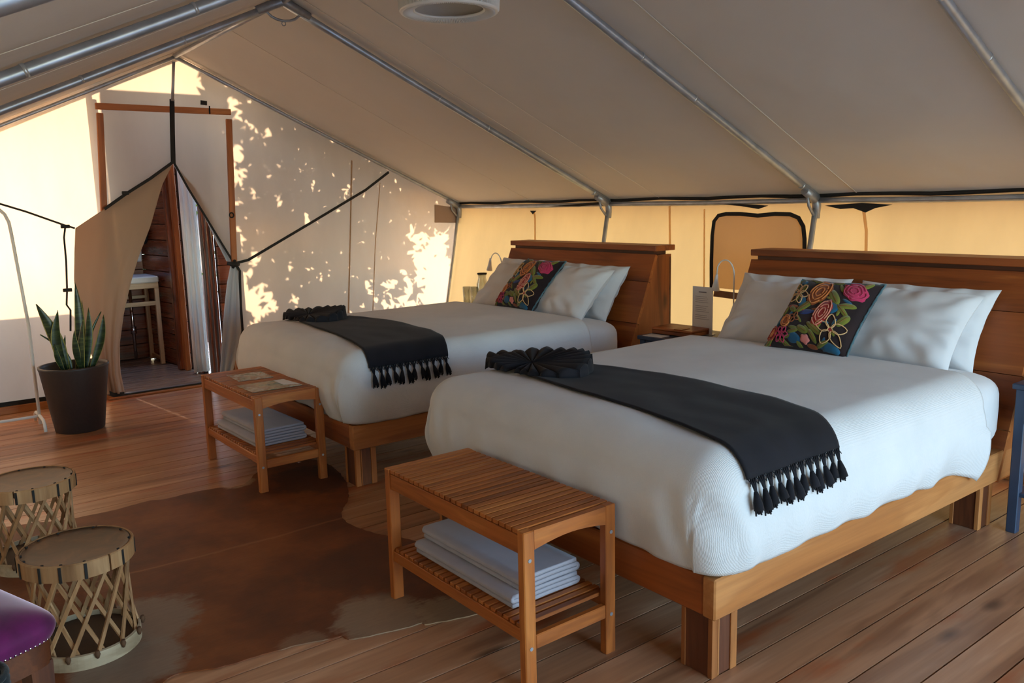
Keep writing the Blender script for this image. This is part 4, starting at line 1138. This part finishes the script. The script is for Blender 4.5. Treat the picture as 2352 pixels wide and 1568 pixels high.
def leaf(base, tip, w, bend=(0, 0), tw=0.0):
    o = pot.location; b = Vector(base)-o; tpv = Vector(tip)-o; mb = MB()
    n = 12; d = tpv-b
    side = Vector((sin(tw), cos(tw), 0))
    vs = []; nrm = d.cross(side).normalized()
    for i in range(n+1):
        f = i/n; c = b+d*f+Vector((bend[0], bend[1], 0))*sin(pi*f)
        ww = w*.84*(.35+1.0*sin(min(1, f*1.15+.12)*pi*.62))*(1-f**3.5)+.0005
        for k, e in enumerate((-1, -.86, 0, .86, 1)): vs.append(c+side*ww*e/2+nrm*(abs(e)**2)*ww*.16)
    fs = []; mi = []
    for i in range(n):
        for k in range(4):
            mb_f = (i*5+k, i*5+k+1, i*5+5+k+1, i*5+5+k); fs.append(mb_f); mi.append(1 if k in (0, 3) else 0)
    o2 = len(mb.v); mb.add(vs, fs, True); mb.mi = mi
    shade_mod(mb.build('leaf', [M_leaf, M_leafedge], pot), .005)
def lp(px, py, dx=0): return at(px, py, 'x', -6.06+dx)
for bpx, tpx, w, bend, tw, dx in (((152, 848), (83, 698), .075, (0, .02), .2, 0), ((152, 850), (133, 712), .066, (0, -.03), -.3, .03), ((180, 850), (172, 648), .06, (0, .02), .1, -.03), ((186, 850), (170, 760), .045, (0, -.01), .5, .05),
    ((195, 850), (203, 706), .052, (0, .01), .4, .0), ((210, 850), (238, 722), .058, (0, .02), -.2, .02), ((205, 850), (232, 715), .02, (0, -.04), .0, -.05), ((146, 852), (126, 790), .035, (0, -.01), .2, .04),
    ((190, 852), (190, 735), .05, (0, -.015), .9, .06), ((176, 850), (188, 690), .045, (0, .01), .6, -.06), ((140, 848), (150, 770), .04, (0, 0), -.4, -.04), ((165, 852), (92, 768), .018, (0, .05), .1, -.05)):
    leaf(lp(*bpx, dx*.5), lp(*tpx, dx), w, bend, tw)

rk = thing('clothes_rack', 'slender white metal clothes rack beside the potted plant', 'clothes rack', (-6.33, .80, 0))
MB().tube([(0, .0, .02), (0, 0, .7), (0, -.035, 1.30), (0, -.042, 1.38), (0, -.06, 1.43), (0, -.09, 1.465), (0, -.13, 1.48), (0, -.5, 1.485), (0, -.95, 1.48), (0, -.99, 1.45), (0, -1.0, 1.38), (0, -1.02, .7), (0, -1.05, .02)], .0105, 10).build('hanging_frame', M_white, rk)
for yy in (0, -1.05):
    MB().tube([(.21, yy, .006), (.19, yy, .055), (.14, yy, .075), (0, yy, .08), (-.14, yy, .075), (-.19, yy, .055), (-.21, yy, .006)], .0105, 10).build('foot', M_white, rk)
MB().tube([(0, 0, .075), (0, -1.05, .075)], .0095, 10).build('cross_bar', M_white, rk)

def make_stool():
    t = thing('drum_stool', 'leather topped drum stool with crossed slats standing in front beside the purple chair', 'stool', group='crossed slat drum stools')
    H, R = .36, .164
    nt = NT('stool_leather'); v = nt.coord(); n = nt.noise(v, 9, 5, .6, .8)
    nt.bsdf(nt.ramp(n, ((.3, (34, 20, 10)), (.5, (70, 40, 18)), (.72, (104, 64, 30)))), .5, nt.bump(n, .2, .004)); leather = nt.m
    prof = [(0, H-.012)]+[(R*.965*k/8, H-.012+.008*(k/8)**2) for k in range(1, 9)]+[(R-.002, H-.002), (R-.004, H-.03), (0, H-.03)]
    MB().lathe(prof, 56).build('leather_seat', leather, t)
    # rim band in three bent strips
    for k, (a0, a1) in enumerate(((-100, 22), (24, 146), (148, 258))):
        mb = MB()
        prof = [(R, H-.056), (R+.007, H-.054), (R+.008, H-.004), (R+.004, H), (R-.001, H-.001), (R, H-.056)]
        n = 30; vs = []
        for i in range(n+1):
            a = radians(lerp(a0, a1, i/n))
            for (r, z) in prof: vs.append(((r+.0006*k)*cos(a), (r+.0006*k)*sin(a), z))
        m = len(prof); fs = [(i*m+j, (i+1)*m+j, (i+1)*m+j+1, i*m+j+1) for i in range(n) for j in range(m-1)]+[tuple(range(m-1)), tuple(n*m+j for j in range(m-1))[::-1]]
        mb.add(vs, fs, False); mb.build('rim_band', Wslat('Z'), t)
    for a in (-78, -47, -26, -2, 40, 75, 110, 150, 190, 215, 236, 262):
        an = radians(a); Mx = Matrix.Rotation(an, 4, 'Z')
        mb = MB().box(R+.0078, R+.0105, -.0045, .0045, H-.055, H-.004, .001, Mx).box(R-.010, R-.004, -.004, .004, H-.005, H+.0005, .001, Mx)
        mb.build('lashing', M_darkweb, t)
    # base ring and disc
    rb = .168
    MB().lathe([(0, .002), (rb, .002), (rb, .052), (rb-.008, .054), (rb-.008, .035), (0, .035)], 56, smooth=False).build('base_ring', wood('stool_pale', (140, 118, 92), (176, 156, 128), (196, 178, 152), ax='Y', knots=False), t)
    MB().lathe([(0, .036), (rb-.009, .036)], 48).build('base_disc', plain('stool_base_leather', (70, 46, 26), .7), t)
    # crossed slats: outer set leans one way, inner set the other
    n = 13
    for k in range(n):
        for sgn, rr_, nm in ((1, 0, 'slat'), (-1, -.010, 'slat')):
            a0 = 2*pi*k/n+(.0 if sgn > 0 else .18); a1 = a0+sgn*radians(52)
            A = Vector(((rb-.004+rr_)*cos(a0), (rb-.004+rr_)*sin(a0), .034)); B = Vector(((R-.008+rr_)*cos(a1), (R-.008+rr_)*sin(a1), H-.034))
            mid = (A+B)/2; # hug a slightly waisted drum
            md = Vector((mid.x, mid.y, 0)); md = md.normalized()*(.150+rr_)
            pts = []
            for i in range(7):
                f = i/6; p = (A*(1-f)**2+Vector((md.x, md.y, mid.z))*2*f*(1-f)*1.0+B*f*f)
                pts.append(p)
            mb = MB(); vs = []
            for i, p in enumerate(pts):
                rad = Vector((p.x, p.y, 0)).normalized(); d = (pts[min(i+1, 6)]-pts[max(i-1, 0)]).normalized(); s = d.cross(rad).normalized()
                w = .0068; h = .003
                vs += [p-s*w-rad*h, p+s*w-rad*h, p+s*w*.8+rad*h, p-s*w*.8+rad*h]
            fs = [(4*i+j, 4*i+(j+1) % 4, 4*i+4+(j+1) % 4, 4*i+4+j) for i in range(6) for j in range(4)]+[(0, 1, 2, 3), (27, 26, 25, 24)]
            mb.add(vs, fs); sl_ = mb.build(nm, Wslat('Z'), t)
            if sgn > 0:
                q = A+Vector((A.x, A.y, 0)).normalized()*.010; q.z = .050
                kb = MB(); kb.tube([q+Vector((0, 0, .012)), q, q+Vector((0, 0, -.014))], [.006, .009, .004], 7); kb.build('lashing', plain('lashing_cord', (92, 60, 36), .8), t)
    return t
stool = make_stool(); stool.location = (-2.93, .43, 0); stool.rotation_euler = (0, 0, 0)
stool2 = copy_tree(stool, (-3.83, .418, 0), radians(75), label='leather topped drum stool with crossed slats standing farther back by the rug edge')

# purple velvet chair, only its corner in view
cx, cy = at(120, 1457, 'z', .45).x, at(120, 1457, 'z', .45).y
ch = thing('velvet_chair', 'purple velvet chair with silver nailhead trim and dark wooden legs', 'chair', (cx+.012, cy+.020, 0), radians(20))
M_velvet = None
nt = NT('purple_velvet'); v = nt.coord(); n = nt.noise(v, 14, 4, .6)
bs_ = nt.bsdf(nt.ramp(n, ((.3, (74, 0, 62)), (.7, (108, 10, 90)))), .8, nt.bump(n, .12, .002), sheen=1.0); bs_.inputs['Sheen Roughness'].default_value = .35; bs_.inputs['Sheen Tint'].default_value = (1, .8, .95, 1)
M_velvet = nt.m
SW, SD = .50, .46
def plan(a, grow=0.0):
    ca, sa = cos(a), sin(a); e = .24
    return (-SD/2+(1 if ca > 0 else -1)*abs(ca)**e*(SD/2+grow), -SW/2+(1 if sa > 0 else -1)*abs(sa)**e*(SW/2+grow))
seat = MB()
def fs_(u, v):
    a = u*2*pi
    if v < .35:
        f = v/.35; X, Y = plan(a, .010*sin(f*pi/2)); return (X, Y, .445+.032*f)
    f = (v-.35)/.65; sc = max(0, cos(f*pi/2))**.75; X, Y = plan(a, .010)
    return (-SD/2+(X+SD/2)*sc, -SW/2+(Y+SW/2)*sc, .477+.062*sin(f*pi/2))
seat.grid(fs_, 120, 26, closeu=True); seat.build('seat_cushion', M_velvet, ch)
apr = MB(); apr.grid(lambda u, v: plan(u*2*pi, -.004)+(lerp(.385, .447, v),), 120, 4, closeu=True); apr.build('seat_apron', Wbeddark('X'), ch)
nl = MB().grid(lambda u, v: (.0040*sin(v*pi/2)*cos(u*2*pi), .0040*sin(v*pi/2)*sin(u*2*pi), .0026*cos(v*pi/2)), 10, 4, closeu=True).mesh('nailhead', M_chrome)
lastp = None
for k in range(4000):
    a = 2*pi*k/4000; X, Y = plan(a, .001)
    if lastp is None or hypot(X-lastp[0], Y-lastp[1]) > .0112:
        X2, Y2 = plan(a+.002, .001); X1, Y1 = plan(a-.002, .001); an = atan2(Y2-Y1, X2-X1)-pi/2
        o = add(nl, 'nailhead', ch, (X, Y, .449), (0, pi/2, an)); lastp = (X, Y)
for (a, b) in ((-.045, -.045), (-.045, -SW+.045), (-SD+.045, -.045), (-SD+.045, -SW+.045)):
    mb = MB(); w0, w1 = .026, .018; ox = .0
    mb.add([(a+sx*w, b+sy*w, z) for (w, z) in ((w1, 0), (w0, .39)) for sx, sy in ((-1, -1), (1, -1), (1, 1), (-1, 1))], [(3, 2, 1, 0), (4, 5, 6, 7)]+[(i, (i+1) % 4, 4+(i+1) % 4, 4+i) for i in range(4)])
    mb.build('leg', Wbeddark('Z'), ch)
bk = MB().box(-SD, 0, -SW-.02, -SW+.07, .44, .95, .03); piece(bk, 'backrest', M_velvet, ch)
# dark rope wound basket peeping in at the frame edge
bp_ = at(-74, 1545, 'z', .50)
rb_ = thing('rope_basket', 'dark teal rope wound basket at the bottom left corner by the purple chair', 'basket', (bp_.x, bp_.y, 0))
for k in range(33):
    r = .065; MB().tube([(r*cos(t), r*sin(t), .009+k*.0148) for t in [i*2*pi/28 for i in range(28)]], .0078, 6, closed=True).build('rope_coil', fabric('teal_rope', (28, 42, 48), (18, 28, 34), scale=100, strength=.7), rb_)
MB().lathe([(0, .004), (.06, .004)], 28).build('base', M_darkweb, rb_)

# ---- cowhide rug
rugpx = [(-160, 1245), (-60, 1225), (60, 1205), (130, 1198), (180, 1190), (240, 1178), (300, 1163), (340, 1152), (380, 1147), (440, 1133), (500, 1122), (540, 1120), (566, 1110), (592, 1085), (640, 1062), (700, 1055), (752, 1066), (790, 1100), (801, 1140), (786, 1172), (786, 1188), (800, 1203), (835, 1218), (880, 1230), (930, 1238), (1000, 1262), (1060, 1300), (1100, 1350), (1118, 1390), (1105, 1408), (1060, 1420), (1000, 1432), (976, 1436), (970, 1432), (930, 1444), (850, 1462), (800, 1470), (788, 1462), (770, 1466), (690, 1482), (600, 1506), (530, 1528), (470, 1540), (430, 1545), (400, 1552), (375, 1570), (330, 1610), (200, 1640), (60, 1660), (-160, 1640), (-330, 1500)]
P = [at(px, py, 'z', 0) for px, py in rugpx]
ol = []
m = len(P)
for i in range(m):
    a, b, c, d = P[i-1], P[i], P[(i+1) % m], P[(i+2) % m]
    L = (c-b).length; k = max(1, int(L/.012))
    for j in range(k):
        f = j/k
        q = .5*((2*b)+(-a+c)*f+(2*a-5*b+4*c-d)*f*f+(-a+3*b-3*c+d)*f**3)
        q = q+Vector((noise.noise((q.x*30, q.y*30, 1)), noise.noise((q.x*30, q.y*30, 5)), 0))*.006
        ol.append(Vector((q.x, q.y, 0)))
ctr = Vector((-2.9, .9, 0))
bm = bmesh.new(); vv = [bm.verts.new((p.x-ctr.x, p.y-ctr.y, .0045)) for p in ol]
for i in range(len(vv)): bm.edges.new((vv[i], vv[(i+1) % len(vv)]))
bmesh.ops.triangle_fill(bm, edges=bm.edges[:], use_beauty=True)
r_ = bmesh.ops.extrude_edge_only(bm, edges=[e for e in bm.edges if e.is_boundary])
for v in [g for g in r_['geom'] if isinstance(g, bmesh.types.BMVert)]: v.co.z = .0004
bmesh.ops.recalc_face_normals(bm, faces=bm.faces)
me = bpy.data.meshes.new('cowhide_rug'); bm.to_mesh(me); bm.free()
def hide():
    t = NT('cowhide'); v = t.coord(rnd=False)
    warp = t.noise(v, 7, 5, .65); fine = t.noise(t.coord((1.0, .22, 1), rnd=False), 90, 3, .6); big = t.noise(v, 2.2, 4, .6)
    col = t.ramp(big, ((.3, (82, 36, 10)), (.48, (118, 56, 16)), (.62, (142, 74, 26)), (.8, (164, 96, 42))))
    def patch(px, py, r, col_in, amount, cc, sx=1.0):
        p = at(px, py, 'z', 0)-ctr; d = t.n('ShaderNodeVectorMath', operation='DISTANCE'); tc = t.n('ShaderNodeTexCoord')
        mp = t.n('ShaderNodeMapping'); mp.inputs['Scale'].default_value = (sx, 1, 1); t.l(tc.outputs['Object'], mp.inputs[0]); t.l(mp.outputs[0], d.inputs[0]); d.inputs[1].default_value = (p.x*sx, p.y, 0)
        dd = t.math('ADD', d.outputs['Value'], t.math('MULTIPLY_ADD', warp, .22*r/.2, -.11*r/.2)); dd = t.math('ADD', dd, t.math('MULTIPLY_ADD', fine, .05, -.025))
        f = t.ramp(t.math('DIVIDE', dd, r), ((.72, (1, 1, 1, 1)), (1.0, (0, 0, 0, 1))))
        return t.mix(t.math('MULTIPLY', f, amount), col_in, lin(cc))
    col = patch(330, 1430, .21, col, .8, (150, 130, 110)); col = patch(300, 1530, .19, col, .85, (146, 128, 110)); col = patch(880, 1425, .17, col, .8, (164, 138, 110), .7); col = patch(1030, 1405, .14, col, .7, (176, 144, 108))
    col = patch(540, 1110, .10, col, .7, (196, 160, 122)); col = patch(700, 1485, .10, col, .4, (170, 140, 108)); col = patch(720, 1100, .26, col, .75, (56, 24, 10)); col = patch(860, 1300, .30, col, .6, (72, 32, 12))
    # pale spine streak
    ge = t.n('ShaderNodeNewGeometry')
    a = at(330, 1312, 'z', 0)-ctr; b = at(800, 1190, 'z', 0)-ctr; d = (b-a).normalized(); nx, ny = -d.y, d.x
    sp = t.n('ShaderNodeSeparateXYZ'); tc = t.n('ShaderNodeTexCoord'); t.l(tc.outputs['Object'], sp.inputs[0])
    ln = t.math('ADD', t.math('MULTIPLY_ADD', sp.outputs[0], nx, t.math('MULTIPLY', sp.outputs[1], ny)), -(a.x*nx+a.y*ny)); ln = t.math('ADD', ln, t.math('MULTIPLY_ADD', big, .08, -.04))
    f = t.ramp(t.math('ABSOLUTE', ln), ((.002, (1, 1, 1, 1)), (.012, (0, 0, 0, 1)))); col = t.mix(t.math('MULTIPLY', f, .35), col, lin((190, 130, 84)))
    col = t.mix(t.math('MULTIPLY', fine, .35), col, lin((70, 36, 16)))
    t.bsdf(col, .6, t.bump(fine, .4, .002)); return t.m
me.materials.append(hide())
rug = add(me, 'cowhide_rug', None, (ctr.x, ctr.y, .0))
tag(rug, 'brown and white cowhide rug spread over the floorboards', 'rug')

# ---- pendant lamp of wound string
pd = thing('pendant_lamp', 'white string wound drum pendant lamp hanging from the roof ridge', 'lamp', (-3.064, 2.06, 2.224))
R = .20
MB().tube([(.198*cos(t), .198*sin(t), .006) for t in [i*2*pi/64 for i in range(64)]], .010, 8, closed=True).build('lower_ring', M_white, pd)
MB().tube([(.13*cos(t), .13*sin(t), .19) for t in [i*2*pi/48 for i in range(48)]], .006, 8, closed=True).build('upper_ring', M_white, pd)
MB().tube([(.15*cos(t), .15*sin(t), .012) for t in [i*2*pi/48 for i in range(48)]], .006, 8, closed=True).build('inner_ring', M_white, pd)
M_string = fabric('string', (236, 234, 230), (216, 212, 208), scale=120, strength=.4, sheen=0)
mb = MB()
for k in range(150):
    a = 2*pi*k/150; b = a+.10*((k % 2)*2-1)
    mb.tube([(.150*cos(a), .150*sin(a), .010), (.190*cos(a), .190*sin(a), -.003), (.208*cos(a), .208*sin(a), .008), (.212*cos(a), .212*sin(a), .07), (.195*cos(b), .195*sin(b), .14), (.13*cos(b), .13*sin(b), .195)], .0035, 4)
tag(mb.build('string_winding', M_string, pd), kind='stuff')
sk = MB(); sk.grid(lambda u, v: ((lerp(.204, .13, v**2))*cos(u*2*pi), (lerp(.204, .13, v**2))*sin(u*2*pi), .01+.18*v), 48, 8, closeu=True); sk.build('inner_shade', canvas('shade_cloth', (230, 226, 220), (230, 220, 205), .4), pd)
MB().tube([(0, 0, .19), (0, 0, .355)], .004, 6).tube([(-.13, 0, .19), (.13, 0, .19)], .004, 6).build('cord', M_white, pd)
MB().lathe([(0, .06), (.02, .066), (.03, .09), (.025, .12), (.014, .14), (.014, .19), (0, .19)], 20).build('bulb', M_white, pd)
